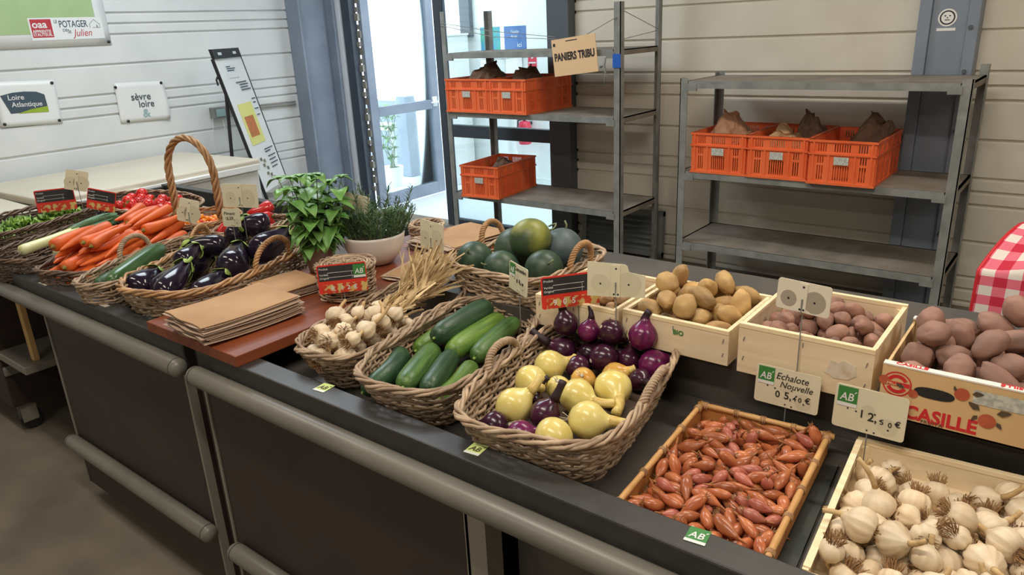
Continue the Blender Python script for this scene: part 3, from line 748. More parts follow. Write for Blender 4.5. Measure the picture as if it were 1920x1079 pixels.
for i, (u0, u1, h) in enumerate([(.16, .24, 1.465), (.16, .33, 1.45), (.16, .30, 1.435), (.30, .48, 1.32), (.30, .46, 1.30), (.30, .5, 1.28), (.24, .46, 1.34), (.44, .52, 1.2), (.44, .5, 1.17), (.43, .51, 1.12), (.43, .49, 1.07), (.3, .5, .80), (.3, .42, .78), (.33, .5, .74), (.33, .48, .71), (.33, .5, .68), (.33, .46, .65)]):
    slab(tx, u0, u1, h-.004, h+.004, .0045, .006)
tx.build('writing', M['slate_ink'], es)
tx = MB()
for u, h in ((.16, .74), (.22, .72), (.18, .69), (.24, .66), (.20, .62), (.26, .60), (.30, .57)): slab(tx, u-.02, u+.02, h-.012, h+.012, .003, .005)
tx.build('picture_row', mat('small printed pictures', S(150, 150, 110), .6, S(90, 90, 84), 60), es)
# ---------------------------------------------------------------- produce counters
CY0, CY1, RIMZ, TZ, PZ = .874, 2.07, .885, .81, .93
def counter(label, x0, x1, px0, px1, q0=None, q1=None, open_bay=None):
    r = thing('display_counter', label, 'counter', ((x0+x1)/2, CY0, 0)); ox = r.location[0]
    def B(name, m, *b, bevel=0, par=r): return MB().box(b[0]-ox, b[1]-ox, b[2]-CY0, b[3]-CY0, b[4], b[5]).build(name, M[m], par, bevel=bevel)
    t = MB()
    t.box(x0-ox+.02, x1-ox-.02, .055, .60, TZ-.03, TZ)
    t.box(x0-ox+.02, x1-ox-.02, .60, 1.15, TZ-.03, TZ)
    t.build('tray', M['tray'], r)
    p = MB()
    if q0 is not None: p.box(q0-ox, q1-ox, .612, 1.17, PZ-.035, PZ), p.box(q0-ox, q1-ox, .595, .612, TZ+.001, PZ)
    if p.v: p.build('raised_platform', M['tray'], r)
    B('front_rim', 'rim', x0, x1, CY0, CY0+.062, .78, RIMZ, bevel=.004)
    B('back_rim', 'rim', x0, x1, CY1, CY1+.05, .80, RIMZ, bevel=.004)
    for x in (x0, x1-.03): B('side_rim', 'rim', x, x+.03, CY0+.06, CY1, .77, RIMZ-.012, bevel=.003)
    B('front_panel', 'panel', px0, px1, CY0+.006, CY0+.026, .07, .78)
    B('back_panel', 'panel', px0, x1-.02, CY1-.05, CY1-.03, .07, .80)
    B('side_panel', 'panel', px0, px0+.02, CY0+.026, CY1-.05, .07, .80)
    B('side_panel', 'panel', x1-.04, x1-.02, CY0+.026, CY1-.05, .07, .80)
    for x in (px0-.008, px1): B('edge_strip', 'strip', x, x+.010, CY0+.002, CY0+.028, .07, .882 if x > px0 and open_bay is None or (x < px0 and open_bay) else .80)
    for x in (px0+.06, x1-.12):
        for y in (CY0+.1, CY1-.16): B('foot', 'black', x, x+.05, y, y+.05, 0, .08)
    def rail(a, b, z, rr, nm, capa, capb):
        m_ = MB(); pts = []; rad = []
        if capa:
            for k in range(6): an = PI/2*k/5; pts.append((a-ox-rr*.9*math.cos(an)+rr*.9, -rr*.75, z)); rad.append(max(rr*math.sin(an), .001))
        else: pts.append((a-ox, -rr*.75, z)); rad.append(rr)
        if capb:
            for k in range(6): an = PI/2*(1-k/5); pts.append((b-ox+rr*.9*math.cos(an)-rr*.9, -rr*.75, z)); rad.append(max(rr*math.sin(an), .001))
        else: pts.append((b-ox, -rr*.75, z)); rad.append(rr)
        o = m_.tube(pts, rad, 20).build(nm, M['bumper'], r, True)
        for q, s, sg in ((a, capa, 1), (b, capb, -1)):
            if s: xx = q-ox+sg*rr; MB().tube([(xx-.0015, -rr*.75, z), (xx+.0015, -rr*.75, z)], rr*1.012, 20).build('rail_joint', M['panel'], o)
    return r, rail, B
c1, rail, B = counter('display counter on the left carrying aubergines, carrots and leeks', -4.25, -1.862, -2.845, -1.893)
rail(-4.25, -1.845, .818, .027, 'bumper_rail', 0, 1); rail(-2.86, -1.875, .262, .027, 'lower_bumper', 1, 1)
c2, rail, B = counter('display counter in front carrying cucumbers, onions, shallots and garlic', -1.795, 1.0, -1.787, -.855, -1.55, .96, 1)
rail(-1.80, 1.0, .818, .027, 'bumper_rail', 1, 0); rail(-1.775, -.86, .262, .027, 'lower_bumper', 1, 0)
B('post', 'strip', -.852, -.800, CY0+.002, CY0+.05, .07, .80)
B('bay_panel', 'tray', -.80, .98, CY0+.10, CY0+.12, .07, .80)
mb = MB(); mb.bar((-.25+.3975, .07, .20), (-.62+.3975, .07, .62), .03, .03); mb.build('brace', M['strip'], c2)
fl = B('filler', 'panel', -1.862, -1.80, CY0+.03, CY0+.05, .07, .86)
# caster cart below the overhanging end of the left counter
ct = thing('storage_cart', 'black storage cart on casters under the far left end of the counter', 'cart', (-4.0, 1.35, 0))
MB().box(-.45, .38, -.45, .55, .14, .74).build('body', M['panel'], ct, bevel=.004)
MB().box(.38, .40, -.45, .55, .30, .345).build('side_rail', M['bumper'], ct, bevel=.008)
MB().box(.37, .68, -.45, .57, .385, .42).build('ledge', M['strip'], ct, bevel=.003)
for x, y in ((.33, -.40), (-.40, -.40), (.33, .5), (-.4, .5)):
    c = MB(); c.box(x-.03, x+.03, y-.03, y+.03, .125, .14)
    for s in (-.022, .018): c.box(x+s, x+s+.004, y-.02, y+.045, .045, .125)
    c = c.build('caster', M['strip'], ct)
    MB().lathe([(.02, -.016), (.046, -.016), (.05, -.01), (.05, .01), (.046, .016), (.02, .016)], 20, TR(x, y+.02, .05) @ RY(PI/2)).build('wheel', M['black'], c)
pk = MB().box(-3.395, -3.355, .955, .975, .421, .80).build('timber_batten', M['plank']); tag(pk, 'raw wooden slat standing on end beside the black cart', 'slat')
# wooden board bridging the two counters
bd = MB().box(-2.03, -1.585, .868, 2.06, RIMZ, RIMZ+.03).build('serving_board', M['board'], None, bevel=.002); tag(bd, 'red brown wooden board laid across the two counters', 'board')
# AB stickers on the rim
def ab_logo(parent, M4, s, green='ab_green', white='chalk', full=True):
    """square leaf-green organic mark with AB letters, side s"""
    o = MB().box(0, s, -.0006, 0, 0, s*1.12 if full else s).build('logo', M[green], parent); o.matrix_local = M4
    if full: MB().box(0, s, -.0010, -.0006, 0, s*.20).build('logo_base', M['chalk'], o)
    lettering('logo_lettering', [('A', s*.12, s*.34, s*.62, .9), ('B', s*.50, s*.34, s*.62, .9), ('´', s*.72, s*.50, s*.6)], M[white], o, TR(0, -.0011, 0), shear=.15, bold=.012)
    return o
for lab, x, y, g, w_ in (('lime AB sticker on the counter rim before the garlic basket', -1.325, .915, 'lime', 'leaf_print'), ('lime AB sticker on the counter rim at the corner of the onion basket', -.858, .911, 'lime', 'leaf_print'), ('green AB sticker on the counter rim before the shallot tray', -.402, .913, 'ab_green', 'chalk')):
    s = thing('organic_sticker', lab, 'sticker', (x, y-.018, RIMZ+.0004), .12)
    ab_logo(s, RX(-PI/2), .034, g, w_)
for lab, x, y in (('pale label strip on the rim in front of the carrots', -2.80, .888), ('pale label strip on the rim in front of the courgettes', -2.38, .90)):
    s = MB().box(x-.03, x+.03, y-.008, y+.008, RIMZ, RIMZ+.0008).build('label_strip', M['cream_card']); tag(s, lab, 'label')
pl = thing('acrylic_holder', 'clear acrylic holder lying between the shallots and the garlic crate', 'holder', (-.292, 1.15, TZ), .08)
for (a, b, c, d, e, f) in ((-.03, .022, -.16, .20, 0, .002), (-.03, -.028, -.16, .20, 0, .012), (.020, .022, -.16, .20, 0, .012), (-.03, .022, .06, .062, 0, .008), (.0, .0015, -.16, .2, 0, .01)): pass
mb = MB()
for (a, b, c, d, e, f) in ((-.03, .022, -.16, .20, .0, .002), (-.03, -.028, -.16, .20, .002, .012), (.020, .022, -.16, .20, .002, .012), (-.03, .022, .06, .062, .002, .008)): mb.box(a, b, c, d, e, f)
mb.build('sheet', M['clear'], pl)
# ---------------------------------------------------------------- produce: one of each kind, with its parts
def proto_garlic(v):
    """bulb with cloves, dry stalk, root tuft; axis Z, root at the bottom"""
    rnd = random.Random(40+v); r = thing('garlic_bulb', 'garlic', 'garlic')
    R0 = (.0245, .021, .0265, .0195)[v % 4]; n = (9, 8, 11, 7)[v % 4]; ph = rnd.random()*6
    prof = [(.005, -.019), (.012, -.0205), (.020, -.018), (.0255, -.010), (.0275, 0), (.0265, .008), (.022, .016), (.0145, .023), (.0085, .028), (.0058, .033)]
    k = R0/.0275
    prof = [(a*k, b*k) for a, b in prof]
    def mod(th, t):
        e = math.sin(min(1, t*1.15)*PI)**.7 if t < .87 else .2
        return 1+(abs(math.cos(n/2*th+ph))**.6-.55)*.17*e+.05*math.sin(2*th+v)
    MB().lathe(prof, 36, None, mod).build('bulb', M['garlic'], r, True)
    L = (.055, .016, .03, .012)[v % 4]; b = (.3, .1, -.25, .5)[v % 4]
    pts = [(b*L*(t**2), .1*L*t*t, .030*k+L*t) for t in (0, .25, .5, .75, 1)]
    MB().tube(pts, [.0062*k, .0048, .0044, .0040, .0042], 8).build('stalk', M['garlic_stalk'], r, True)
    mb = MB()
    for i in range(44):
        a = rnd.random()*2*PI; s = rnd.random()**.5; x, y = math.cos(a)*.010*s, math.sin(a)*.010*s; q = .008+.010*rnd.random()
        mb.tube([(x, y, -.018*k), (x*1.5, y*1.5, -.020*k-q*.5), (x*1.9+rnd.uniform(-.003, .003), y*1.9+rnd.uniform(-.003, .003), -.020*k-q)], .0008, 3, cap=False)
    mb.build('root_tuft', M['garlic_root'], r)
    return r
def proto_shallot(v):
    rnd = random.Random(80+v); r = thing('shallot', 'shallot', 'shallot')
    s = (.86, .78, .98, .70, .88)[v % 5]; fat = (1, 1.15, .95, 1.2, .9)[v % 5]
    prof = [(-.029, .0022), (-.0265, .0062), (-.020, .0102), (-.009, .0130), (.003, .0126), (.014, .0092), (.023, .0052), (.030, .0030)]
    prof = [(a*s, b*s*fat*.95) for a, b in prof]
    MB().spin(prof, 16, bend=(3, -2, 1, 4, -1)[v % 5], side=(1, 3, -3, 0, 2)[v % 5], mod=lambda th, t: 1+.05*math.cos(2*th+v)+.02*math.cos(7*th)).build('bulb', M['shallot' if v % 5 != 3 else 'shallot_pink'], r, True)
    b = (3, -2, 1, 4, -1)[v % 5]; sd = (1, 3, -3, 0, 2)[v % 5]
    MB().tube([(x*s, sd*(x*s)**2, b*(x*s)**2) for x in (.028, .036, .043, .050)], [.0031*s, .0022, .0017, .0010], 6).build('dry_tip', M['shallot_dry'], r, True)
    mb = MB()
    for i in range(9):
        a = rnd.random()*2*PI; q = .004+.006*rnd.random(); y, z = math.cos(a)*.002, math.sin(a)*.002
        mb.tube([(-.028*s, y+sd*.0008, z+b*.0008), (-.028*s-q, y*2.4+sd*.0009, z*2.4+b*.0009)], .0005, 3, cap=False)
    mb.build('root_tuft', M['garlic_root'], r)
    return r
def proto_potato(v, kind):
    """knobbly tuber, a single mesh"""
    a, b, c, m = {'y': (.036, .025, .022, 'potato_y'), 's': (.022, .018, .016, 'potato_s'), 'r': (.024, .019, .0175, 'potato_r'), 'p': (.033, .026, .024, 'potato_p')}[kind]
    if kind == 'p' and v % 4 == 1: a, b, c = .055, .024, .023
    if v % 4 == 2: a, b = a*.85, b*1.1
    if v % 4 == 3: a, b, c = a*1.1, b*.95, c*.95
    N, K = 28, 18; vs = []
    for i in range(K+1):
        t = PI*i/K
        for j in range(N):
            th = 2*PI*j/N; p = Vector((-math.cos(t), math.sin(t)*math.cos(th), math.sin(t)*math.sin(th)))
            d = 1+.16*mnoise.noise(p*1.3+Vector((v*7.3, ord(kind), 0)))+.05*mnoise.noise(p*3.2+Vector((0, v*3.1, 0)))+.018*mnoise.noise(p*9+Vector((v, 0, 0)))
            vs.append((p.x*a*d, p.y*b*d, p.z*c*d))
    fs = [(i*N+j, i*N+(j+1) % N, (i+1)*N+(j+1) % N, (i+1)*N+j) for i in range(K) for j in range(N)]
    o = MB().add(vs, fs).build('potato', M[m], None, True)
    return tag(o, 'potato', 'potato')
def proto_tomato(v):
    r = thing('tomato', 'tomato', 'tomato'); k = (1, .88)[v % 2]
    prof = [(.001, -.025), (.012, -.0245), (.023, -.017), (.029, -.003), (.0275, .010), (.020, .020), (.010, .0225), (.004, .019), (.0005, .0185)]
    MB().lathe([(a*k, b*k) for a, b in prof], 24, None, lambda th, t: 1+.03*math.cos(5*th)*t).build('fruit', M['tomato'], r, True)
    mb = MB()
    for i in range(5): a = i*2*PI/5; mb.bar((0, 0, .0195*k), (math.cos(a)*.015, math.sin(a)*.015, .0235*k), .0045, .0012)
    mb.tube([(0, 0, .018*k), (.001, 0, .027*k)], .0016, 5); mb.build('calyx', M['tomato_green'], r)
    return r
def proto_cherry(v):
    k = (1, .85)[v % 2]
    o = MB().lathe([(.0005, -.0125*k), (.007*k, -.011*k), (.0118*k, -.004*k), (.012*k, .003*k), (.008*k, .010*k), (.0005, .0118*k)], 16).build('cherry_tomato', M['cherry_o' if v == 0 else 'cherry_r'], None, True)
    return tag(o, 'cherry tomato', 'tomato')
def proto_pepper(v):
    r = thing('red_pepper', 'pepper', 'pepper')
    prof = [(-.062, .002), (-.05, .011), (-.03, .018), (0, .023), (.025, .027), (.040, .026), (.048, .016), (.047, .004)]
    MB().spin(prof, 20, bend=2.5*(1 if v else -1), mod=lambda th, t: 1+.10*math.cos(3*th)*t).build('fruit', M['pepper'], r, True)
    z = 2.5*(1 if v else -1)*.0022
    MB().tube([(.045, 0, z), (.056, 0, z+.002), (.064, .003, z+.006)], [.006, .0035, .004], 7).build('stem', M['tomato_green'], r, True)
    return r
def proto_carrot(v):
    r = thing('carrot', 'carrot', 'carrot'); s = (1.15, 1.0, 1.25)[v % 3]; f = (1.35, 1.1, 1.25)[v % 3]
    prof = [(-.105, .0012), (-.098, .0035), (-.08, .0062), (-.045, .0098), (0, .0130), (.04, .0160), (.07, .0182), (.084, .0170), (.090, .0105)]
    MB().spin([(a*s, b*f) for a, b in prof], 14, bend=(.5, -.8, .3)[v % 3], side=(.4, .2, -.6)[v % 3], mod=lambda th, t: 1+.03*math.sin(t*23+v)).build('root', M['carrot'], r, True)
    x = .089*s; bz = (.5, -.8, .3)[v % 3]*x*x; by = (.4, .2, -.6)[v % 3]*x*x
    mb = MB(); mb.tube([(x-.002, by, bz), (x+.006, by, bz)], [.0095*f, .005], 10); mb.tube([(x+.004, by, bz), (x+.012, by, bz+.001)], [.004, .002], 6); mb.build('crown', M['carrot_top'], r, True)
    return r
# settled positions of the heaps: kind, x, y, z in 0.1 mm, quaternion x 500
PILES = {
'shallot': '3,659,210,104,469,-139,87,-51;2,-606,410,107,12,40,425,-261;1,599,-825,104,77,-484,77,62;1,-120,-1658,112,367,-267,156,-140;3,580,-1057,96,327,360,-41,-109;1,-909,160,106,272,-399,112,-63;1,610,472,106,82,-148,-395,255;1,708,-270,104,53,-120,-424,231;4,369,-626,92,438,-239,-4,27;1,-599,1813,104,129,-273,-346,199;0,-717,1280,98,28,-189,460,-37;3,127,-227,95,82,-125,-379,291;2,586,894,117,16,73,-460,-182;0,627,-1680,98,26,-164,470,-38;0,699,1648,102,440,45,62,-225;3,-90,-633,96,88,-14,360,336;0,613,1348,99,327,-55,-57,370;4,-526,-1793,90,155,330,312,141;4,160,1474,97,70,473,148,-2;4,-45,852,90,165,434,-171,-70;1,-915,-131,106,239,-432,72,36;3,-104,427,101,450,203,78,-20;4,-806,953,93,80,-16,152,-469;3,-312,-864,96,102,91,328,351;3,-529,-989,108,318,-176,147,-310;0,21,1660,98,34,-441,-231,31;0,-731,-1479,100,188,-85,-12,455;3,137,-1836,117,180,-161,-387,204;0,-119,652,102,486,-71,83,-46;0,110,-5,106,47,49,-324,-374;3,-695,1108,227,55,-64,465,163;4,766,-667,114,389,294,52,-96;3,-152,1810,101,384,103,160,257;2,979,-1058,118,306,372,127,40;2,787,7,108,448,212,54,41;2,-183,-186,114,406,-258,71,-117;1,603,-465,112,392,-298,87,-7;4,59,350,227,77,80,4,488;2,-519,630,115,478,-132,20,-58;2,126,-934,116,29,123,-458,-156;2,929,1466,167,341,-157,46,326;1,-681,197,157,209,-80,-370,251;2,532,-1942,116,71,-15,124,-479;4,458,1084,151,141,61,475,24;2,-950,-349,132,22,60,56,493;0,898,1123,104,481,109,81,3;2,1048,673,111,198,141,316,302;2,290,-1606,116,149,-477,-18,-14;1,-617,-1284,111,152,-135,-278,362;4,-1112,-1608,93,256,-76,137,-400;3,-552,852,104,89,15,-55,-489;2,142,1006,121,24,57,438,232;2,-709,-738,109,446,207,81,39;0,-850,1509,99,488,-110,5,-3;3,1037,-574,108,52,7,497,18;2,-1018,-646,108,425,192,104,147;0,-102,1520,278,159,-456,130,-19;4,-990,-1195,97,267,-415,69,-43;2,1110,1285,148,150,-286,-201,325;2,-50,179,126,268,-415,-7,-77;1,-1031,1298,125,313,-376,-101,27;1,-924,-1781,103,91,-320,366,-73;4,-805,1742,135,238,19,271,345;1,-390,1281,108,107,381,-292,-89;2,-147,-1897,112,479,115,-13,-87;3,-250,1486,104,72,-449,208,2;4,1117,-1813,93,398,-133,-75,261;1,813,-1351,113,122,114,434,185;0,143,528,142,99,-8,-455,-182;1,350,-634,296,156,-57,298,-365;0,365,1833,98,26,-165,470,-38;2,833,281,219,260,-377,131,153;2,-452,-378,149,430,-78,-138,199;1,-625,-104,113,112,86,181,444;2,879,520,117,168,426,-181,-85;4,257,-450,198,349,311,120,131;1,460,925,325,368,271,-62,193;3,238,751,168,37,468,-150,-85;4,0,-1342,102,178,295,-334,-139;3,-1134,401,107,198,-202,235,-339;1,1020,-677,291,117,54,483,11;3,898,1821,140,145,47,-456,-136;1,233,-1375,142,101,90,-474,85;0,387,1422,117,158,167,-115,-429;0,-881,83,303,145,-102,467,26;3,68,27,302,374,253,120,177;0,-418,188,327,194,103,-448,-27;1,582,742,288,43,472,157,30;2,-906,-989,113,497,-37,9,-45;3,-478,27,205,49,404,174,-232;1,190,1023,343,360,-336,22,84;4,278,-1146,102,448,208,55,-55;3,405,-189,109,233,410,-160,-49;2,481,-1244,198,370,191,55,-272;2,1086,-1541,210,152,237,-125,-394;0,-56,1211,111,316,-376,95,7;2,-997,723,173,482,-26,20,129;4,808,-453,247,7,58,443,224;4,-57,-886,243,450,-47,-71,-202;4,-359,1810,101,35,-284,404,71;1,-141,-431,110,118,485,32,2;1,393,395,131,283,241,117,313;1,402,1678,273,13,-476,-58,-139;1,-550,1349,286,216,124,346,262;4,-1004,-1422,250,83,-113,155,-454;1,-734,-1827,196,177,-261,-335,196;1,1023,-811,114,27,75,-488,76;1,1034,388,274,19,124,139,464;2,533,84,260,25,-497,26,-35;3,-475,1888,269,23,407,-226,181;3,56,-375,271,234,-434,-51,64;4,-281,-626,197,460,69,-183,13;0,-1072,-1921,215,416,-129,-246,9;1,159,1240,219,81,229,-427,-95;3,-506,-674,235,133,-230,-385,177;0,-565,525,301,139,89,-30,-471;2,926,-151,247,23,442,217,-86;4,820,1655,274,484,-105,70,16;3,169,1950,154,142,-452,21,158;0,-170,-1880,364,314,-24,282,267;2,847,-1771,254,235,-210,172,-348;0,625,-1460,249,262,-176,214,-323;2,-255,886,252,457,-136,78,-129;4,264,-151,279,475,146,2,57;1,-722,-106,313,252,-82,377,-193;3,1075,-951,293,188,-68,122,-442;0,-577,-1145,267,9,109,487,-33;2,-310,-1319,124,133,-73,56,473;4,-653,-378,232,5,278,-405,-96;3,372,225,404,121,29,-280,-395;4,-661,872,275,326,376,-44,-4;4,-1056,1022,101,446,10,56,219;1,150,304,427,381,246,15,209;1,897,904,258,44,-301,-394,47;4,398,1198,325,255,43,-358,-234;0,-266,-366,307,189,-396,-203,127;4,1142,1750,95,219,-300,-252,222;1,-31,-228,409,460,177,-1,-87;1,586,-199,278,127,-462,-97,105;3,-275,517,273,45,-69,461,174;2,751,1941,259,5,435,11,247;3,-469,-1565,233,244,18,-194,-390;1,-1053,-1673,281,270,370,196,47;3,-298,1238,306,63,401,254,143;3,-990,-174,345,127,145,-45,459;0,-723,679,321,469,138,-47,96;2,297,486,326,241,245,-230,-281;1,-1021,1140,269,38,-482,-67,110;1,-781,1497,336,355,-333,-114,-1;0,401,-915,292,195,439,-96,-99;4,304,-437,384,343,358,49,41;1,1126,-396,296,400,46,-18,-295;1,1134,-137,114,291,-279,-189,227;4,73,-751,301,76,-410,274,-29;4,-508,369,443,21,492,-83,-24;4,805,-1398,379,159,-26,-221,419;2,-142,127,386,78,-406,237,-151;4,101,726,344,21,199,-315,-333;2,-859,-613,300,167,24,295,367;1,366,-1799,241,414,161,92,211;3,391,-1437,267,395,-226,205,15;4,-159,1949,256,459,-113,131,99;0,-879,-1161,266,100,122,316,354;3,-451,1429,458,207,145,339,267;1,-323,-33,366,145,-35,-455,143;0,992,-1246,253,4,61,-142,475;3,-282,-590,457,25,-458,-190,62;1,1130,919,236,41,371,104,-316;3,-142,755,420,213,-59,-140,426;0,-1038,352,279,18,-256,418,100;3,-427,1539,267,217,95,291,331;4,-378,530,506,349,319,157,-38;3,652,520,294,214,-361,-161,218;0,719,-577,385,96,-107,-358,318;3,-256,-781,337,283,344,59,220;3,943,1788,377,83,84,21,485;1,-743,1258,361,430,-183,-135,-115;2,746,-1009,309,313,-359,-22,150;0,-1130,-441,317,353,42,64,-346;2,-751,-905,291,4,-3,84,493;1,-762,1937,212,152,-219,79,415;3,-262,-1079,180,449,-176,-132,2;2,517,-1648,394,360,-320,108,-77;4,-458,-1820,263,179,-105,100,-444;0,722,1317,280,337,-184,135,-291;4,-146,-1572,329,447,-107,-13,195;1,1130,54,290,75,371,-307,-111;1,23,492,425,117,-30,337,-349;0,-391,-199,482,22,-106,-64,484;1,-775,-1546,317,438,75,125,191;1,1128,-1790,295,149,385,-192,-206;3,754,-103,397,369,-11,272,199;3,-374,1091,461,449,26,94,-196;3,23,1315,364,256,-66,406,123;3,562,-764,321,448,160,147,-44;1,569,-31,456,200,436,88,110;2,1127,1936,410,241,325,199,-216;2,-36,-1043,436,419,268,-5,-53;3,-183,353,513,49,-1,182,463;3,834,-1172,437,444,-195,68,101;3,-72,-1198,257,2,55,-291,-403;3,59,1726,280,217,-406,183,-72;0,-819,1039,388,164,29,393,-260;0,-991,1690,227,345,-189,-35,306;1,171,-670,482,53,54,-344,-355;2,-544,895,463,29,23,453,-209;3,-539,-454,387,83,202,-396,-213;0,903,923,461,47,-94,487,38;3,-791,-1061,424,334,-364,79,1;0,-1130,84,319,345,29,-96,348;1,130,-1490,344,150,-184,-413,151;2,-825,295,496,377,-312,-89,-49;4,935,1139,392,125,-80,260,-400;0,-572,-1364,359,55,23,113,483;3,212,-33,436,60,452,195,-68;2,4,34,598,418,150,227,40;2,212,1534,411,491,86,29,16;1,76,-1839,332,101,-392,-219,195;3,835,-836,428,473,-156,43,-17;2,339,1923,324,36,-44,-18,-496;2,-174,-1335,401,186,-134,431,-109;2,-440,-962,436,15,-405,279,91;3,-1129,1821,105,385,-83,-53,303;3,367,-270,479,218,-442,85,4;2,931,195,415,374,100,-2,317;0,-130,1025,409,358,-71,-199,-278;4,127,-886,466,62,44,478,127;4,849,623,335,30,-109,-424,-239;4,-893,-375,384,419,-49,251,-93;3,-20,-454,469,47,-245,353,252',
'tomato': '1,-989,554,238,378,-133,-62,292;0,893,-734,271,488,-75,-42,-70;1,-197,692,242,8,-368,306,146;1,-1171,-155,238,36,-127,74,-477;0,1931,485,227,4,254,-430,-2;0,1253,-285,273,478,99,14,-109;1,589,445,244,353,52,272,221;1,-1422,290,237,442,109,-102,-179;0,-684,-730,278,140,-186,406,176;1,321,-72,198,0,417,276,0;1,1767,-673,238,119,147,18,463;0,-1597,-535,275,135,252,-116,393;0,-1515,-133,665,251,-415,-47,-112;0,1373,-919,496,182,171,300,-313;0,-180,-974,377,101,-67,91,476;0,2282,-466,282,146,284,377,-75;1,1716,-30,238,204,-103,-107,-432;0,2312,439,616,374,-78,290,-141;0,491,-427,511,145,-443,-121,135;0,-658,963,285,298,-71,-292,266;0,-1222,-909,292,172,370,282,-61;1,-1870,107,251,176,186,401,154;0,-1344,881,290,217,396,67,204;0,393,946,244,33,-363,338,-56;0,-685,111,269,114,130,469,-10;1,-583,-1004,713,203,-356,-88,-273;1,-1853,270,711,323,-2,-305,-229;1,53,-546,248,151,-94,-362,295;0,1504,853,277,12,-66,-442,-224;1,-150,116,199,0,45,498,0;0,949,922,287,242,68,424,84;1,-1371,524,680,317,160,-343,79;1,2451,131,211,4,-473,-156,-46;0,-2395,249,277,14,-192,403,-225;0,1015,-467,718,208,-88,-305,-326;0,368,-972,270,426,-45,-141,-216;0,1909,-353,627,294,-172,-94,354;0,173,521,563,31,-48,-410,-281;0,1248,929,770,2,-68,-359,341;1,-333,348,574,408,-196,90,193;0,-1976,663,280,91,-350,-134,-319;0,84,-20,648,430,-96,-207,-115;0,-352,-313,435,286,-96,365,-160;1,-1857,-781,644,11,96,480,103;1,-1080,170,595,318,-245,-271,-122;0,1189,62,722,222,-408,-168,82;1,1315,271,244,393,-256,105,139;1,-2196,-233,366,447,-205,-82,41;0,1722,-780,921,385,175,-166,-209;0,-1778,782,829,247,289,320,-53;0,1732,205,650,92,-67,25,486;1,-2117,-650,244,191,-159,229,369;0,-884,-297,588,451,177,-21,121;1,964,456,527,374,123,-154,-267;1,-748,611,670,340,-237,277,-37;1,795,0,326,53,-290,-328,-236;1,657,983,694,127,-86,-22,475;0,-212,972,636,95,238,387,-186',
'garlic': '0,-309,-397,299,45,-462,-185,-13;0,348,-1012,241,200,-322,-326,-3;2,-1176,-227,268,87,-460,-37,172;1,-844,1845,209,76,-117,378,296;1,875,-1529,212,128,79,-456,-139;1,230,-65,157,214,0,0,-452;1,458,326,207,241,-101,-363,223;2,-1108,-1072,260,202,446,-58,82;1,264,1299,206,201,-398,-195,114;2,888,-943,260,223,-417,-106,123;0,-82,255,251,81,457,82,167;0,1085,891,239,194,-413,-170,-115;3,1070,130,194,43,-442,-132,-189;0,635,1584,248,223,213,58,390;3,877,-263,146,164,0,0,472;3,-59,-1527,189,249,-40,213,-376;1,444,-1465,216,137,-392,-192,-201;1,344,891,204,67,92,-450,187;2,-375,891,268,106,314,340,-156;0,-1082,820,249,242,153,-399,93;1,-1024,-1553,217,69,399,239,-170;3,-298,-840,198,235,-296,-321,62;2,-1178,323,266,315,328,32,205;1,-106,1524,210,188,458,-59,37;3,-46,-1131,205,208,-240,-269,277;2,1008,1831,275,16,237,203,390;2,-827,-423,415,174,-163,197,-393;0,275,-1855,267,228,-299,-88,318;2,-119,1148,505,59,78,210,443;3,8,-122,496,118,-452,-104,144;0,1200,453,367,422,-204,153,86;3,-1245,1593,146,490,0,0,-100;3,-717,-1233,200,62,379,-71,312;2,294,222,641,174,-341,253,-199;0,-144,1851,445,198,330,-292,-127;1,-199,-1925,254,362,-304,86,138;1,-523,439,210,178,224,35,-409;2,-973,1239,283,162,-214,-236,-349;1,-100,-555,634,18,-96,373,318;2,204,-547,255,412,-228,-29,165;1,-1236,-699,413,152,260,-396,-45;3,230,1530,474,424,-142,90,204;0,1203,-1856,258,236,-226,-38,376;1,-643,-1,212,78,450,108,-174;2,705,565,365,391,-93,270,125;2,1179,1387,290,350,259,223,-102;2,1182,-1248,448,316,-32,45,-384;3,1248,-218,276,134,465,-126,-20;3,428,1122,471,233,-7,-32,441;3,686,1148,189,193,423,-178,46;3,-1261,-1432,527,2,-456,-201,40;1,-30,-918,508,84,6,115,479;2,-642,-1829,290,139,380,-131,-263;3,-686,-831,203,424,68,230,-114;0,-1196,1846,509,20,-500,-1,1;1,477,798,725,169,7,464,77;0,-838,71,572,67,-78,17,489;3,304,-303,634,176,-381,265,-61;0,76,675,473,459,185,-29,-70;3,-414,148,457,293,-8,366,-175;2,-502,-855,640,393,62,259,-157;3,1239,-606,197,196,207,315,-263;3,-488,1343,198,70,415,-157,220;3,556,-164,361,5,446,177,140;2,938,-54,580,154,-339,68,327;3,1259,1894,641,388,-41,-221,-221;3,529,-1166,495,17,-68,194,-455;3,117,-1395,453,268,63,177,378;3,257,1913,511,122,-34,-454,167;2,-566,1663,538,256,-157,-333,221;0,699,-1836,516,97,187,452,40;1,818,-1429,695,404,-81,-205,-196;2,698,-520,496,47,-84,277,-405;2,-193,1475,853,334,-30,-147,-341;2,-1029,1445,781,70,401,-258,-132;2,-743,652,576,4,413,280,-30;3,-408,-1446,342,122,261,-360,193;2,-953,-850,737,337,-171,-265,192',
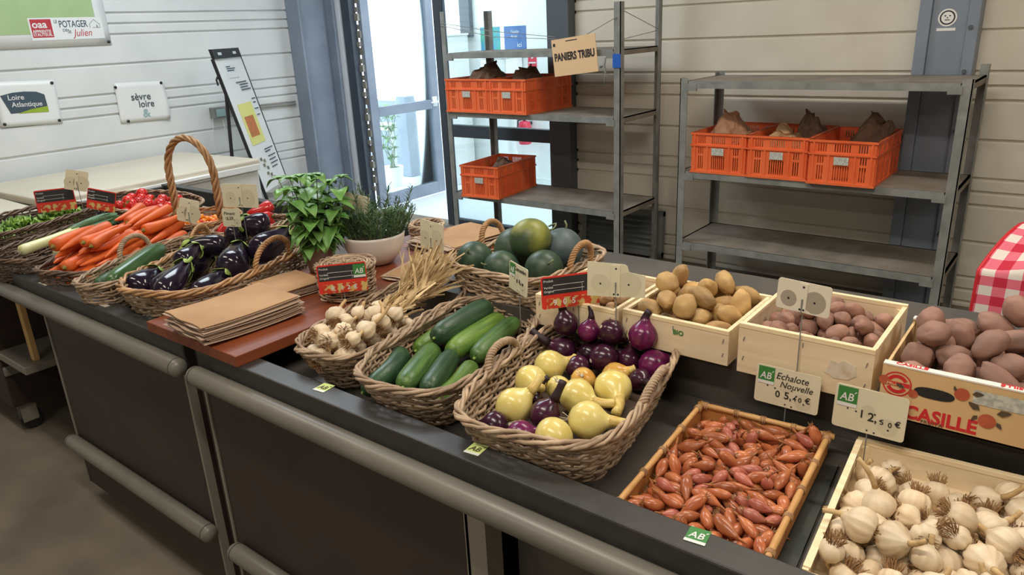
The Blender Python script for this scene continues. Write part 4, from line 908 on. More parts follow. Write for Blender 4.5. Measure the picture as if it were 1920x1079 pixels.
'pot_y': '1,483,-792,221,52,-223,-438,73;0,924,-270,222,64,-380,-315,44;3,-62,-923,261,104,474,-71,97;0,553,859,304,185,-277,-372,-23;2,-231,885,235,365,145,-16,309;2,-901,319,216,20,247,-434,24;0,-786,-924,254,106,6,336,355;1,333,-588,615,25,-334,362,-82;1,-109,430,324,274,-311,-266,-85;2,590,-34,542,43,-369,-123,311;0,-804,871,274,162,365,-290,77;1,808,351,226,55,11,-43,-495;1,-926,364,671,225,-264,295,-207;2,171,-112,263,135,235,-152,-392;1,-937,-394,350,291,85,-381,-113;3,875,-845,506,296,-324,-116,210;2,-418,40,253,407,259,-78,-108;1,468,469,595,367,-324,-80,62;3,23,45,687,4,-39,-71,493;2,-469,-549,276,271,-111,-201,-352;1,791,943,768,430,-254,20,-25;2,92,925,615,69,203,-93,442;3,-590,-217,620,37,482,-18,-128;2,90,-923,969,197,-295,-327,-131;3,-119,-558,671,160,-304,362,-32;2,-863,98,1061,443,191,55,-118;1,928,295,764,293,193,201,-294;2,-497,908,678,54,496,-29,-12;3,-433,-729,960,373,-197,74,-259;1,43,414,971,243,-217,-22,379;3,-930,912,958,56,273,163,-382;0,302,839,1052,231,383,-149,-167;0,-468,396,664,422,-120,-214,-109;3,-828,-895,725,457,134,-68,-136;3,237,-284,1004,42,107,199,444;3,925,-353,713,232,170,-365,-184',
'pot_s': '0,157,-587,178,74,106,85,475;0,-150,-291,158,32,279,410,55;2,-81,192,155,495,11,19,-67;3,-507,-616,158,221,26,-127,-429;0,565,622,168,392,-199,-53,233;3,693,-588,153,28,89,-254,-420;2,-503,-105,150,126,-23,28,-483;3,640,-123,156,192,70,59,453;0,-476,438,156,454,-59,24,199;0,-11,880,156,471,-25,59,-156;3,-861,757,154,267,27,-24,421;3,294,173,170,399,-79,33,289;3,567,-437,407,227,-247,-90,360;2,-722,-978,185,8,393,218,218;1,-397,-390,392,378,-223,-136,-197;0,-813,105,186,217,348,285,-28;3,880,64,227,19,-288,-159,-376;2,841,416,153,483,-67,-73,-84;1,-203,-672,352,304,261,300,-6;0,-208,368,401,94,197,449,-19;3,861,961,219,422,12,-268,-6;1,-115,-41,415,476,-140,64,-1;1,-851,428,327,156,-413,-107,-208;3,194,579,191,281,57,224,-343;3,451,966,159,152,108,-282,-368;0,-645,703,396,410,146,182,-165;1,266,-228,192,126,467,-2,125;3,-858,-552,216,130,-418,-81,227;0,-153,-971,169,83,-107,-196,439;0,292,-998,168,454,-185,18,95;2,-268,730,370,188,413,210,-4;1,841,-318,636,107,-147,460,-75;0,141,306,432,94,-277,225,-338;0,-869,-978,522,253,180,379,-97;1,847,625,399,52,201,-401,214;2,-849,86,528,332,-80,-53,361;1,433,551,490,108,12,-128,471;1,404,263,685,87,485,76,36;3,-785,-242,375,197,-79,99,-442;1,-8,-383,480,437,-103,205,80;0,301,-257,533,212,-93,44,441;2,850,-869,178,408,116,195,-179;2,573,231,376,280,408,-37,64;0,-855,992,432,160,292,-333,169;1,-427,-984,406,91,-328,-7,-367;3,-141,1009,472,245,375,-187,121;2,107,-811,415,12,86,226,-437;2,-502,127,403,417,-87,-87,-248;0,839,-964,510,126,-162,-266,370;0,-511,1004,552,280,-311,232,145;1,117,-12,710,51,-211,-88,442;2,626,964,447,122,-259,107,-396;0,39,672,561,176,-147,-444,-19;3,484,-794,337,172,71,206,416;0,-495,-152,598,52,-12,281,-410;1,655,-55,511,276,-393,-137,19;1,204,1008,441,354,157,-266,170;3,365,-971,611,78,465,-132,-103;0,-671,-685,473,130,9,-32,482;0,-517,431,566,250,-174,357,171;2,-861,528,692,325,197,282,-161;2,865,313,577,277,-95,234,-331',
'pot_r': '0,596,343,193,378,-313,-11,94;0,998,-122,190,207,302,-283,-190;3,342,41,176,134,4,195,440;2,157,638,174,190,57,24,458;0,103,-853,174,394,140,-25,273;3,-360,1068,167,87,66,196,447;0,-108,313,181,100,471,-132,31;0,-648,-345,190,236,250,-300,-206;3,-940,417,170,228,-81,50,-435;2,826,-512,179,118,-471,-75,93;1,746,772,182,448,40,91,198;0,-307,-753,170,3,28,-489,-103;2,963,1090,296,8,-19,-427,259;1,470,605,422,159,-55,89,462;0,975,-667,471,185,-308,-306,-164;1,-789,849,173,12,-153,-462,112;2,574,134,491,234,131,-163,389;0,-998,-554,226,322,76,-375,0;0,-568,-1049,203,368,239,-222,-88;2,-416,99,193,297,-247,318,-8;0,991,-29,585,186,-263,-28,-381;2,-960,374,517,135,473,72,-52;3,-216,707,194,166,-85,378,-269;0,407,-334,185,324,346,-127,-95;1,-41,-1097,429,435,-243,-34,-15;3,104,1063,177,215,-7,-240,382;0,219,293,403,412,-93,121,238;1,488,-696,275,87,327,68,-362;1,694,-233,442,359,-236,-135,217;1,-975,-930,227,69,404,88,-273;2,-936,-275,456,280,374,-130,121;2,990,466,205,435,8,243,32;0,-572,473,231,167,352,-6,-314;2,-959,-16,180,4,-32,-477,-147;3,-289,-346,211,203,305,-340,-14;0,-175,1048,459,88,-464,164,13;3,-636,3,436,89,264,364,199;3,468,-139,681,133,-190,442,-26;2,508,1076,199,69,348,156,-316;3,909,369,553,11,488,-40,100;0,248,999,509,188,-196,-419,-20;1,0,-107,208,234,-386,161,-143;1,-518,821,421,76,42,-485,86;0,-399,-939,529,78,-193,349,-292;3,242,491,702,389,7,54,309;2,388,-1070,330,176,-43,-458,-85;2,-711,-725,383,429,-56,250,-11;0,-263,382,503,113,480,26,79;2,87,-79,571,258,-155,-204,-343;1,200,-457,488,243,301,72,-309;1,824,759,553,44,96,-127,472;1,-627,421,657,131,300,-368,-86;2,203,-808,571,363,-246,-241,6;2,-6,698,532,251,281,-61,323;3,391,-484,840,221,-397,-209,9;1,-517,-425,517,416,201,27,-190;0,-976,737,497,356,215,186,-206;2,-773,-1078,543,188,-90,-305,337;3,447,-1019,719,339,42,191,-311;2,622,496,771,493,59,59,-10;2,-987,-601,661,145,260,-379,-133;0,659,-607,677,212,-175,320,-268;0,-954,1090,419,155,-27,426,208;3,329,77,963,183,384,-259,-46;0,-984,22,644,59,262,-226,356;2,732,-949,487,457,-126,-44,-154;1,-132,-576,564,245,-214,-152,348;1,-712,-380,860,212,-62,285,346;3,70,779,884,117,-199,257,-361;0,-125,-1007,769,294,225,227,249;1,559,1072,677,87,-180,-325,323;3,-73,194,770,198,71,212,-401;3,774,104,866,157,-368,-208,216;0,-602,-1072,903,214,67,-445,44;3,26,-108,946,198,-383,251,-31;3,400,737,946,316,307,235,23;2,966,1066,703,50,-48,460,-184;1,-105,1097,874,1,23,-258,-428;2,-732,889,742,8,89,422,-253;0,958,-1090,221,244,-92,295,309;2,-336,395,890,29,-244,159,406;2,-643,-25,810,237,11,314,308;2,-285,-177,712,35,77,-453,-195;2,-506,-705,749,253,192,381,-61;1,-340,-6,1054,33,-356,346,-50;0,-335,810,745,252,165,341,207',
'pot_p': '2,972,-920,250,37,498,-23,-10;0,1141,806,228,28,-339,366,-11;1,-1354,383,255,47,-31,55,-494;2,-27,523,255,154,261,390,-77;0,244,-328,236,12,-78,492,37;1,-1322,-149,220,37,56,485,101;3,-317,961,322,440,-41,234,5;1,-788,825,222,402,-241,98,-143;3,1572,-943,270,399,-235,56,180;3,-1261,-980,242,36,-19,400,297;3,1640,385,346,335,-213,194,234;1,-538,-478,229,112,-42,222,-432;3,1460,-453,224,481,114,25,72;0,475,224,241,387,0,51,-312;1,-1103,729,591,129,-181,-339,292;1,450,-808,309,261,365,96,198;2,891,-210,238,460,-70,117,141;2,-652,42,246,67,12,-482,115;0,1189,-813,674,360,-118,56,-321;1,375,937,336,63,93,-83,480;2,855,376,545,81,-263,-28,-416;2,-27,46,472,269,-5,-288,-308;3,-662,-437,673,64,-440,149,-174;2,-1661,917,301,181,214,224,348;2,858,910,636,71,341,350,77;2,-194,-897,241,105,476,-108,26;2,1646,918,270,337,234,-101,-267;0,1652,-412,696,382,-90,-175,255;2,-1660,-579,285,95,287,13,398;2,-1644,-87,618,44,-135,-58,476;0,-12,-526,614,115,-30,129,468;0,-51,586,748,339,226,-174,-232;0,-1594,-954,706,109,-31,-350,-339;3,-454,367,571,39,-376,311,-102;2,-1394,7,1052,132,-26,-173,450;0,-176,-512,1068,28,64,479,-125;0,-1129,-612,538,219,81,397,196;1,372,13,749,125,-198,-426,-118;0,1381,862,688,336,137,26,343;0,-1076,94,660,376,296,-70,127;3,397,836,803,52,349,-347,-71;1,-155,-970,828,284,-368,131,130;1,1653,-107,1234,312,104,17,376;2,1626,475,968,110,482,-36,62;0,-1040,-419,999,47,126,-477,63;0,-255,1102,1582,174,40,-382,269;0,-650,-960,512,226,-54,434,90;2,1313,42,276,283,-302,170,-224;3,-680,843,794,165,-312,-258,243;3,1265,179,775,177,338,-290,-142;0,859,532,1041,427,-191,25,-175;1,-1368,945,993,474,133,-89,-6;2,-540,-48,947,242,-392,137,-136;2,-1616,-525,921,297,-273,-228,-188;0,697,-903,785,341,115,143,-316;2,26,928,1121,33,-71,127,477;0,-597,955,1250,80,476,39,-126;3,523,860,1264,236,-291,-128,305;3,-545,-341,1349,425,-97,-199,141;2,1624,-907,943,343,61,-22,358;2,-1534,408,772,266,-277,-244,-209;2,-1438,-396,1391,408,-99,-28,270;1,-283,440,1180,43,63,74,-488;1,1387,880,1191,57,58,484,-96;2,-882,-922,1001,5,247,-214,379;0,-1105,430,1137,217,210,-361,168;2,417,-399,966,429,214,119,-76;3,1211,-405,1009,80,200,-449,-39;3,910,-28,1017,189,155,203,-386;2,-1652,599,1268,153,341,173,283',
'cherry': '1,755,425,101,322,229,54,-302;0,-484,-122,119,441,190,-138,-16;0,-870,-70,118,182,248,-353,-175;0,-734,-798,118,191,-428,55,-166;0,-195,204,117,279,333,-104,225;0,-554,679,117,312,311,157,-177;1,141,-59,102,348,-64,-224,-273;0,247,-451,117,267,87,338,239;0,-878,-312,119,106,431,32,228;0,476,794,116,58,453,-202,-12;1,-565,-976,101,181,428,59,-175;0,-691,280,118,75,414,-122,-241;0,-426,143,120,353,224,63,267;1,443,-100,102,304,134,192,320;0,675,-675,120,211,-92,214,-389;0,-409,-492,116,13,-148,474,58;1,-659,10,102,339,169,-162,283;0,37,-763,116,59,-463,-179,-10;1,-205,436,100,154,284,325,-200;0,478,-340,117,122,298,180,-337;1,-768,732,99,22,250,429,-56;1,111,681,99,58,233,438,-15;0,-164,-469,119,153,123,200,414;0,852,-175,118,105,-70,-426,-230;1,807,161,101,64,156,-176,-437;0,-61,-179,119,440,226,63,40;0,-164,-1077,123,220,42,-39,445;1,424,115,101,185,356,-245,172;0,197,161,119,441,144,185,-22;1,452,-674,100,191,341,-264,166;1,184,430,101,213,-380,206,134;1,500,466,99,59,480,127,-5;1,-326,775,100,49,21,-348,355;1,835,792,100,353,-325,-125,61;1,-476,368,101,235,-187,-294,-271;1,794,-448,100,141,72,341,330;1,-546,26,270,46,-478,-71,-120;0,638,-180,222,219,306,311,106;1,-531,264,273,52,-330,-354,-116;1,-125,739,99,5,-18,-496,59;0,119,103,340,172,-4,-349,314;0,-492,-760,127,315,111,-157,-337;0,1087,308,117,317,-307,-165,-168;1,1014,540,105,490,55,19,82;0,85,-135,301,285,-311,181,-199;1,254,-733,101,336,-233,-27,286;1,-1083,-395,100,289,253,-240,212;0,-1094,300,122,372,15,-334,-20;0,-329,356,263,336,-292,-217,71;1,-668,-939,274,78,17,491,-49;1,306,-3,217,112,-58,-473,102;0,439,1042,118,222,275,332,-120;0,664,641,119,43,-393,178,248;0,390,-932,120,158,382,176,-218;0,212,-1102,119,106,158,-174,429;0,-636,-569,116,44,-494,45,-39;0,-296,-270,128,59,-429,174,-180;1,-1134,-167,99,61,-264,420,-2;0,35,-379,206,66,97,91,-478;0,-255,-36,130,467,153,0,-93;1,1046,86,105,111,-252,135,395;0,-441,1032,124,338,130,247,-240;0,272,-220,178,60,182,82,454;1,687,1,100,205,-251,242,-294;1,-24,529,100,142,-73,341,-329;1,628,-473,211,401,-139,62,-257;0,247,857,124,11,84,-268,-414;1,-920,149,101,29,109,-483,-64;0,597,260,119,236,-325,285,88;1,354,317,106,274,-99,-280,294;1,-906,703,253,400,1,-232,191;0,799,-808,268,144,-383,-282,56;1,-1142,47,100,252,56,-428,-16;0,-346,-914,235,52,-361,208,271;0,-204,1030,119,382,211,104,-221;0,416,-526,265,189,-459,25,-55;1,-861,-561,100,246,186,295,260;0,205,1098,119,158,-250,242,322;0,-115,400,361,179,43,-117,-450;0,918,656,262,10,386,-265,175;1,296,-120,384,360,-287,177,81;0,111,538,277,244,221,-221,-305;1,-38,48,106,487,6,-39,108;0,-1019,69,293,56,337,122,344;0,15,304,174,190,433,103,127;0,9,-314,441,51,472,140,71;1,530,-785,254,51,-132,-339,-340;1,-301,-111,328,61,-198,410,-197;0,-686,-179,244,71,396,-263,-138;1,948,192,247,293,34,144,-377;0,-107,-889,258,410,155,234,-54;0,951,412,287,205,97,166,-414;0,-372,139,368,193,443,-126,-18;0,-980,540,117,135,-192,291,-332;0,642,-919,119,222,-432,-1,117;1,599,85,268,329,218,71,-298;0,494,616,287,242,-62,107,420;0,1077,-314,119,85,166,-166,-433;1,-644,944,101,376,220,82,231;0,-246,-730,117,143,286,-199,329;0,14,753,290,156,-400,42,-254;1,-155,-274,296,32,-453,-32,-206;1,1150,-102,100,298,133,322,199;1,-369,561,100,80,258,-241,-345;1,159,-618,237,474,84,130,40;1,-387,-1086,104,43,303,-27,-395;0,197,-886,249,384,-272,26,-168;0,548,989,318,189,-373,-264,71;0,10,917,120,206,-183,-144,391;0,-503,-174,401,272,280,-212,229;0,1007,-60,261,6,211,381,245;0,62,-553,430,194,-210,-400,-91;1,437,237,272,314,-328,-175,-116;1,894,-348,259,3,37,-6,-499;0,-160,191,482,58,344,357,-23;0,-288,-450,329,158,212,-333,-264;0,319,611,125,333,-210,5,308;1,223,-382,323,268,192,-339,-162;1,-491,-319,233,102,233,131,410;1,763,287,261,344,80,-212,283;0,-281,-266,487,72,161,-79,-461;1,484,-64,339,101,-339,-153,318;0,-883,346,241,230,320,-307,-20;1,574,405,285,334,139,-186,-292;0,-110,-79,429,178,158,-439,-21;0,-191,603,260,97,-104,-360,317;1,-398,689,268,115,-451,2,-182;0,-735,516,150,88,-244,376,203;1,-541,864,252,17,341,-23,-364;0,-323,897,290,467,-85,-63,-143;1,-371,-657,284,92,21,-319,373;1,822,-578,257,169,-13,-65,-466;1,-630,-717,297,248,56,-190,-386;1,-12,1142,102,371,-159,171,241;1,648,944,100,245,-187,389,63;0,-95,-638,274,299,53,-366,-154;0,706,814,278,194,209,-386,-141;1,751,509,290,237,329,217,196;1,-97,98,293,253,157,-81,394;0,994,-542,123,448,212,59,-21;0,-764,109,266,82,-268,-255,326;1,-652,-348,100,77,-414,-120,241;0,563,-426,423,378,-247,-184,110;1,-864,-82,338,242,-427,80,-51;1,-1033,494,328,275,-141,-391,-35;1,436,-262,323,383,-46,-29,317;1,825,-175,344,368,72,-40,329;1,323,442,263,93,383,249,180;1,-903,-714,232,207,336,-43,-305;0,-1006,-516,266,206,-210,-7,404',
'pepper': '1,-173,755,218,330,331,98,149;1,-136,156,221,489,-95,-25,38;0,-62,-634,220,189,-459,7,-58;0,18,536,603,481,74,-51,105;1,1,-232,422,466,118,-132,37;1,-264,-1062,430,220,419,-46,156;1,-757,314,494,387,-19,-48,312;1,-487,1054,397,51,-112,342,343;0,645,467,217,268,257,-267,-202;1,-178,812,909,414,-159,-137,186;1,-770,-744,398,30,-388,-283,-135',
}
R = math.radians
TF = TZ+.001; TB = .846; PF = PZ+.001; BT = RIMZ+.031
# ---------------------------------------------------------------- baskets
def superell(hx, hy, n, m):
    """m points spaced evenly along a rounded-rectangle outline"""
    raw = []
    for k in range(720):
        a = 2*PI*k/720; c, s = math.cos(a), math.sin(a)
        raw.append((hx*math.copysign(abs(c)**(2/n), c), hy*math.copysign(abs(s)**(2/n), s)))
    d = [0]
    for k in range(720):
        a, b = raw[k], raw[(k+1) % 720]; d.append(d[-1]+math.hypot(a[0]-b[0], a[1]-b[1]))
    L = d[-1]; out = []; j = 0
    for k in range(m):
        t = L*k/m
        while d[j+1] < t: j += 1
        f = (t-d[j])/max(1e-9, d[j+1]-d[j]); a, b = raw[j], raw[(j+1) % 720]
        out.append((lerp(a[0], b[0], f), lerp(a[1], b[1], f)))
    return out, L
def basket(label, x, y, z, rz, base, top, h, n=3.6, m='wicker', rimm=None, handles=(), pitch=.0072, rod=.0036, seed=1, dip=0.0, rim_r=.0075, floor_z=.012, group=None, arch=None):
    rnd = random.Random(seed)
    if abs(z-TF) < 1e-6 and arch is None: h += .035; floor_z += .035; base = (base[0]-.008, base[1]-.008)
    r = thing('wicker_basket', label, 'basket', (x, y, z), rz, group)
    per = superell(top[0], top[1], n, 10)[1]
    S = int(per/.036)//2*2; P = S*3
    bo = superell(base[0], base[1], n, P)[0]; to = superell(top[0], top[1], n, P)[0]
    def pt(k, t, off=0):
        a, b = bo[k % P], to[k % P]; e = t**.8
        px, py = lerp(a[0], b[0], e), lerp(a[1], b[1], e); l = math.hypot(px, py)
        dz = dip*math.sin(math.atan2(py*top[0]/top[1], px))**2 if dip else 0
        return Vector((px+off*px/l, py+off*py/l, t*(h+dz)))
    mb = MB(); rows = int(h/pitch)
    for i in range(rows):
        t = (i+.5)/rows; ph = i % 2; pts = []
        for k in range(P):
            off = .0042*math.cos(PI*k/3+PI*ph)+rnd.uniform(-.0012, .0012)
            p = pt(k, t, off); p.z += rnd.uniform(-.0016, .0016)+.003*math.sin(k*.21+i*1.7); pts.append(p)
        # every row is made of several lengths of rod
        cut = rnd.randrange(P); q = pts[cut:]+pts[:cut+1]; nseg = 3; L_ = len(q)
        for s in range(nseg):
            a, b = s*L_//nseg, min(L_, (s+1)*L_//nseg+2)
            rr = rod*rnd.uniform(.8, 1.15)
            mb.tube(q[a:b], rr, 5)
    mb.build('weave', M[m], r, True)
    st = MB()
    for k in range(0, P, 3):
        st.tube([pt(k, t) for t in (0, .35, .7, 1.0)], .0036, 5)
    st.build('stake', M[m], r, True)['kind'] = 'stuff'
    fl = MB(); ring = bo; fl.add([(a*.99, b*.99, zz) for zz in (.002, floor_z) for a, b in ring], [tuple(range(P-1, -1, -1)), tuple(P+i for i in range(P))]+[(i, (i+1) % P, P+(i+1) % P, P+i) for i in range(P)])
    fl.build('bottom', M['wicker_floor'], r)
    wob = [rnd.uniform(.3, .9) for _ in range(4)]; rm = MB(); turns = max(5, int(per/.15))
    for s in range(4):
        pts = []
        for k in range(P):
            a = 2*PI*(k/P*turns+s/4)+wob[s]*math.sin(6.28*k/P*(2+s)+s)
            p = pt(k, 1.0, rim_r*1.1*math.cos(a)+rnd.uniform(-.0008, .0008)); p.z += rim_r*.75*math.sin(a)+rnd.uniform(-.0012, .0012)+.0025*math.sin(k*.17+s); pts.append(p)
        rm.tube(pts, rod*(1.0+.12*(s % 2)), 6, closed=True)
    rm.build('rim', M[rimm or m], r, True)
    for hd in handles:
        ang, span, hh, mm = hd[:4]
        k0 = min(range(P), key=lambda k: abs((math.atan2(to[k][1], to[k][0])-ang+PI) % (2*PI)-PI))
        step = per/P; ks = int(span/2/step)
        A, B = pt(k0-ks, .9), pt(k0+ks, .9); out = Vector((A.x+B.x, A.y+B.y, 0)).normalized()
        path = []
        for i in range(33):
            u = i/32; a = PI*u
            p = A.lerp(B, .5-.5*math.cos(a)*1.0)+Vector((0, 0, hh*math.sin(a)**.75))+out*(.012*math.sin(a)); path.append(p)
        hm = MB(); hm.tube(path, .0062, 8)
        for s in range(3):
            pts = []
            for i in range(97):
                u = i/96; f = u*32; j = min(int(f), 31); c = path[j].lerp(path[j+1], f-j); tg = (path[j+1]-path[j]).normalized()
                o1 = tg.cross(out).normalized(); a = 2*PI*(u*9+s/3)
                pts.append(c+(out*math.cos(a)+o1*math.sin(a))*.0062)
            hm.tube(pts, .0036, 5)
        hm.build('handle', M[mm], r, True)
    if arch:
        ang, hh, rr, mm = arch
        k0 = min(range(P), key=lambda k: abs((math.atan2(to[k][1], to[k][0])-ang+PI) % (2*PI)-PI))
        A, B = pt(k0, .5), pt(k0+P//2, .5); out = Vector((0, 0, 1)); w_ = (B-A).normalized(); sd = w_.cross(out)
        hm = MB(); cx_ = (A+B)/2; hw = (B-A).length/2
        base_ = []
        for i in range(61):
            u = i/60
            if u < .3: p = A+Vector((0, 0, hh*.62*u/.3))+w_*(hw*.02)
            elif u > .7: p = B+Vector((0, 0, hh*.62*(1-u)/.3))-w_*(hw*.02)
            else:
                a = PI*(u-.3)/.4; p = cx_-w_*(hw*.98*math.cos(a))+Vector((0, 0, hh*.62+hh*.38*math.sin(a)))
            base_.append(p)
        for s in range(4):
            pts = []
            for i in range(61):
                p = base_[i]; q = base_[min(i+1, 60)]-base_[max(i-1, 0)]; q.normalize(); o1 = q.cross(sd).normalized(); a = 2*PI*(i/60*6+s/4)
                e = rr*(1+1.2*abs(i/60-.5))
                pts.append(p+(sd*math.cos(a)+o1*math.sin(a))*e)
            hm.tube(pts, rr*.78, 7)
        hm.build('handle', M[mm], r, True)
    return r
onion_b = basket('large brown wicker basket of yellow and purple onions in front', -.808, 1.208, TF, R(10), (.142, .225), (.178, .280), .088, 4.2, 'wicker', handles=((PI, .15, .052, 'wicker'), (0, .15, .046, 'wicker')), seed=3, rim_r=.008, rod=.0040)
cuc_b = basket('long wicker basket of green cucumbers beside the onions', -1.160, 1.210, TF, R(13), (.110, .215), (.155, .282), .090, 3.2, 'wicker', seed=4, rod=.0038)
gar_b = basket('narrow wicker basket of plaited garlic next to the wooden board', -1.440, 1.250, TF, R(11), (.075, .225), (.128, .290), .086, 3.4, 'wicker', seed=5)
mel_b = basket('square greyed wicker basket of watermelons at the back', -1.272, 1.66, PF, R(-4), (.165, .170), (.188, .192), .080, 4.0, 'wicker_grey', handles=((R(165), .11, .075, 'wicker_gold'), (R(2), .11, .075, 'wicker_gold')), seed=6)
aub_b = basket('big wicker basket of glossy aubergines left of the paper bags', -2.235, 1.26, TF, R(20), (.165, .30), (.205, .365), .122, 3.0, 'wicker', 'wicker_gold', handles=((R(-8), .20, .095, 'wicker_gold'),), seed=7, rim_r=.009, rod=.0042)
cou_b = basket('narrow wicker basket of courgettes between carrots and aubergines', -2.52, 1.13, TF, R(24), (.085, .25), (.105, .285), .105, 2.8, 'wicker', handles=((R(150), .17, .075, 'wicker'), (R(62), .19, .085, 'wicker_gold')), seed=8)
car_b = basket('dark wicker basket heaped with orange carrots', -2.83, 1.175, TF, R(23), (.135, .27), (.150, .29), .085, 4.5, 'wicker_dark', seed=9)
lee_b = basket('dark oblong wicker basket with a few leeks and much empty room', -3.17, 1.13, TF, R(24), (.145, .26), (.168, .295), .088, 4.5, 'wicker_dark', seed=10)
let_b = basket('dark wicker basket of green lettuce at the far left', -3.58, 1.13, TF, R(24), (.15, .25), (.175, .28), .125, 4.0, 'wicker_dark', seed=11)
tom_b = basket('wide oval wicker basket of red tomatoes at the back left', -3.58, 1.655, TF, R(2), (.29, .14), (.350, .185), .094, 2.4, 'wicker_dark', 'wicker', seed=12)
che_b = basket('round basket of orange cherry tomatoes with a tall hooped handle', -2.975, 1.585, TF, R(30), (.12, .12), (.165, .165), .135, 2.0, 'wicker_gold', seed=13, floor_z=.08, arch=(R(-22), .405, .0085, 'wicker_gold'))
pep_b = basket('wicker basket of long red peppers behind the aubergines', -2.70, 1.655, TF, R(20), (.105, .135), (.118, .155), .085, 4.0, 'wicker', seed=14)
wr = basket('upturned round wicker basket on the wooden board behind the slate price sign', -1.70, 1.325, BT, 0, (.080, .080), (.083, .083), .095, 2.0, 'wicker', seed=15, pitch=.0056, rod=.003)
mb = MB()
for i in range(9):
    rr = .076-.0085*i; mb.tube([(rr*math.cos(a), rr*math.sin(a), .096+.003*(i % 2)-.0006*i) for a in [2*PI*k/40 for k in range(40)]], .0042, 5, closed=True)
for k in range(10): a = PI*k/5; mb.tube([(.008*math.cos(a), .008*math.sin(a), .099), (.078*math.cos(a), .078*math.sin(a), .098)], .0032, 5)
mb.build('woven_top', M['wicker'], wr, True)
sb = basket('small round wicker basket at the back of the board behind the herb bowl', -1.93, 1.90, BT, 0, (.055, .055), (.062, .062), .055, 2.0, 'wicker_grey', seed=16)

# ---------------------------------------------------------------- wooden crates and trays
def staples(mb, pts):
    for x, y, z, a in pts: mb.add([tuple(TR(x, y, z) @ RY(a) @ Vector(p)) for p in ((-.0007, -.0012, -.005), (.0007, -.0012, -.005), (.0007, -.0012, .005), (-.0007, -.0012, .005), (-.0007, .0005, -.005), (.0007, .0005, -.005), (.0007, .0005, .005), (-.0007, .0005, .005))], [(0, 1, 2, 3), (7, 6, 5, 4), (0, 4, 5, 1), (2, 6, 7, 3), (0, 3, 7, 4), (1, 5, 6, 2)])
def wood_crate(label, x0, x1, y0, y1, z, h, rz=0, t=.007, side_h=None, name='wooden_crate'):
    r = thing(name, label, 'crate', ((x0+x1)/2, (y0+y1)/2, z), rz); w, d = (x1-x0)/2, (y1-y0)/2; sh = side_h or h*.92
    MB().box(-w, w, -d, -d+t, .006, h-.010).build('front_panel', M['poplar'], r)
    MB().box(-w, w, d-t, d, .006, h-.010).build('back_panel', M['poplar'], r)
    for y in (-d, d-t): MB().box(-w, w, y-.001, y+t+.004, h-.010, h).build('top_batten', M['poplar_top'], r, bevel=.001)
    for s in (-1, 1):
        MB().box(min(s*w, s*(w-.005)), max(s*w, s*(w-.005)), -d+t, d-t, .006, sh).build('side_panel', M['poplar'], r)
        MB().box(min(s*w, s*(w-.009)), max(s*w, s*(w-.009)), -d+t+.004, d-t-.004, sh, sh+.006).build('side_batten', M['poplar_top'], r)
    MB().box(-w, w, -d, d, 0, .006).build('bottom', M['poplar'], r)
    for sx in (-1, 1):
        for sy in (-1, 1):
            c = MB(); X, Y = sx*(w-.006), sy*(d-t)
            tri = [(X, Y), (X-sx*.018, Y), (X, Y-sy*.018)]
            c.add([(a, b, zz) for zz in (.006, h-.011) for a, b in tri], [(2, 1, 0), (3, 4, 5), (0, 1, 4, 3), (1, 2, 5, 4), (2, 0, 3, 5)]); c.build('corner_post', M['poplar_top'], r)
    s = MB(); staples(s, [(sx*(w-.012), -d-.001, zz, .25) for sx in (-1, 1) for zz in (h*.3, h*.7)]+[(0, -d-.001, h-.02, 0)]); s.build('staple', M['galv'], r)['kind'] = 'stuff'
    return r
ca = wood_crate('pale wooden crate of small earthy potatoes behind the slate price sign', -1.055, -.825, 1.405, 1.665, PF, .082)
lettering('stencil', [('IP', -.045, .028, .022)], M['slate_ink'], ca, TR(0, -.1312, 0), bold=.03)
cb_ = wood_crate('pale wooden crate of big yellow potatoes, middle of the back row', -.815, -.553, 1.425, 1.685, PF, .082)
lettering('stencil', [('BIO', .0, .048, .016)], M['ab_green'], cb_, TR(0, -.1312, 0), bold=.02)
cr_ = wood_crate('taller pale wooden crate of small red potatoes', -.528, -.262, 1.415, 1.70, PF, .112)
tearm = mat('torn label paper', S(226, 216, 198), .7, S(206, 188, 160), 60)
mb = MB(); pol = [(.045, .045), (.065, .036), (.09, .038), (.105, .05), (.102, .07), (.08, .078), (.07, .07), (.055, .074), (.052, .058)]
mb.prism(pol, -.1436, -.1428); mb.build('torn_label', tearm, cr_)
gc = wood_crate('pale wooden crate of white garlic bulbs in the front right corner', -.252, .056, .950, 1.392, TF, .060, R(4))
mb = MB(); mb.box(-.154, -.143, -.205, .205, .0615, .0635); mb.build('side_strip', M['poplar_top'], gc)
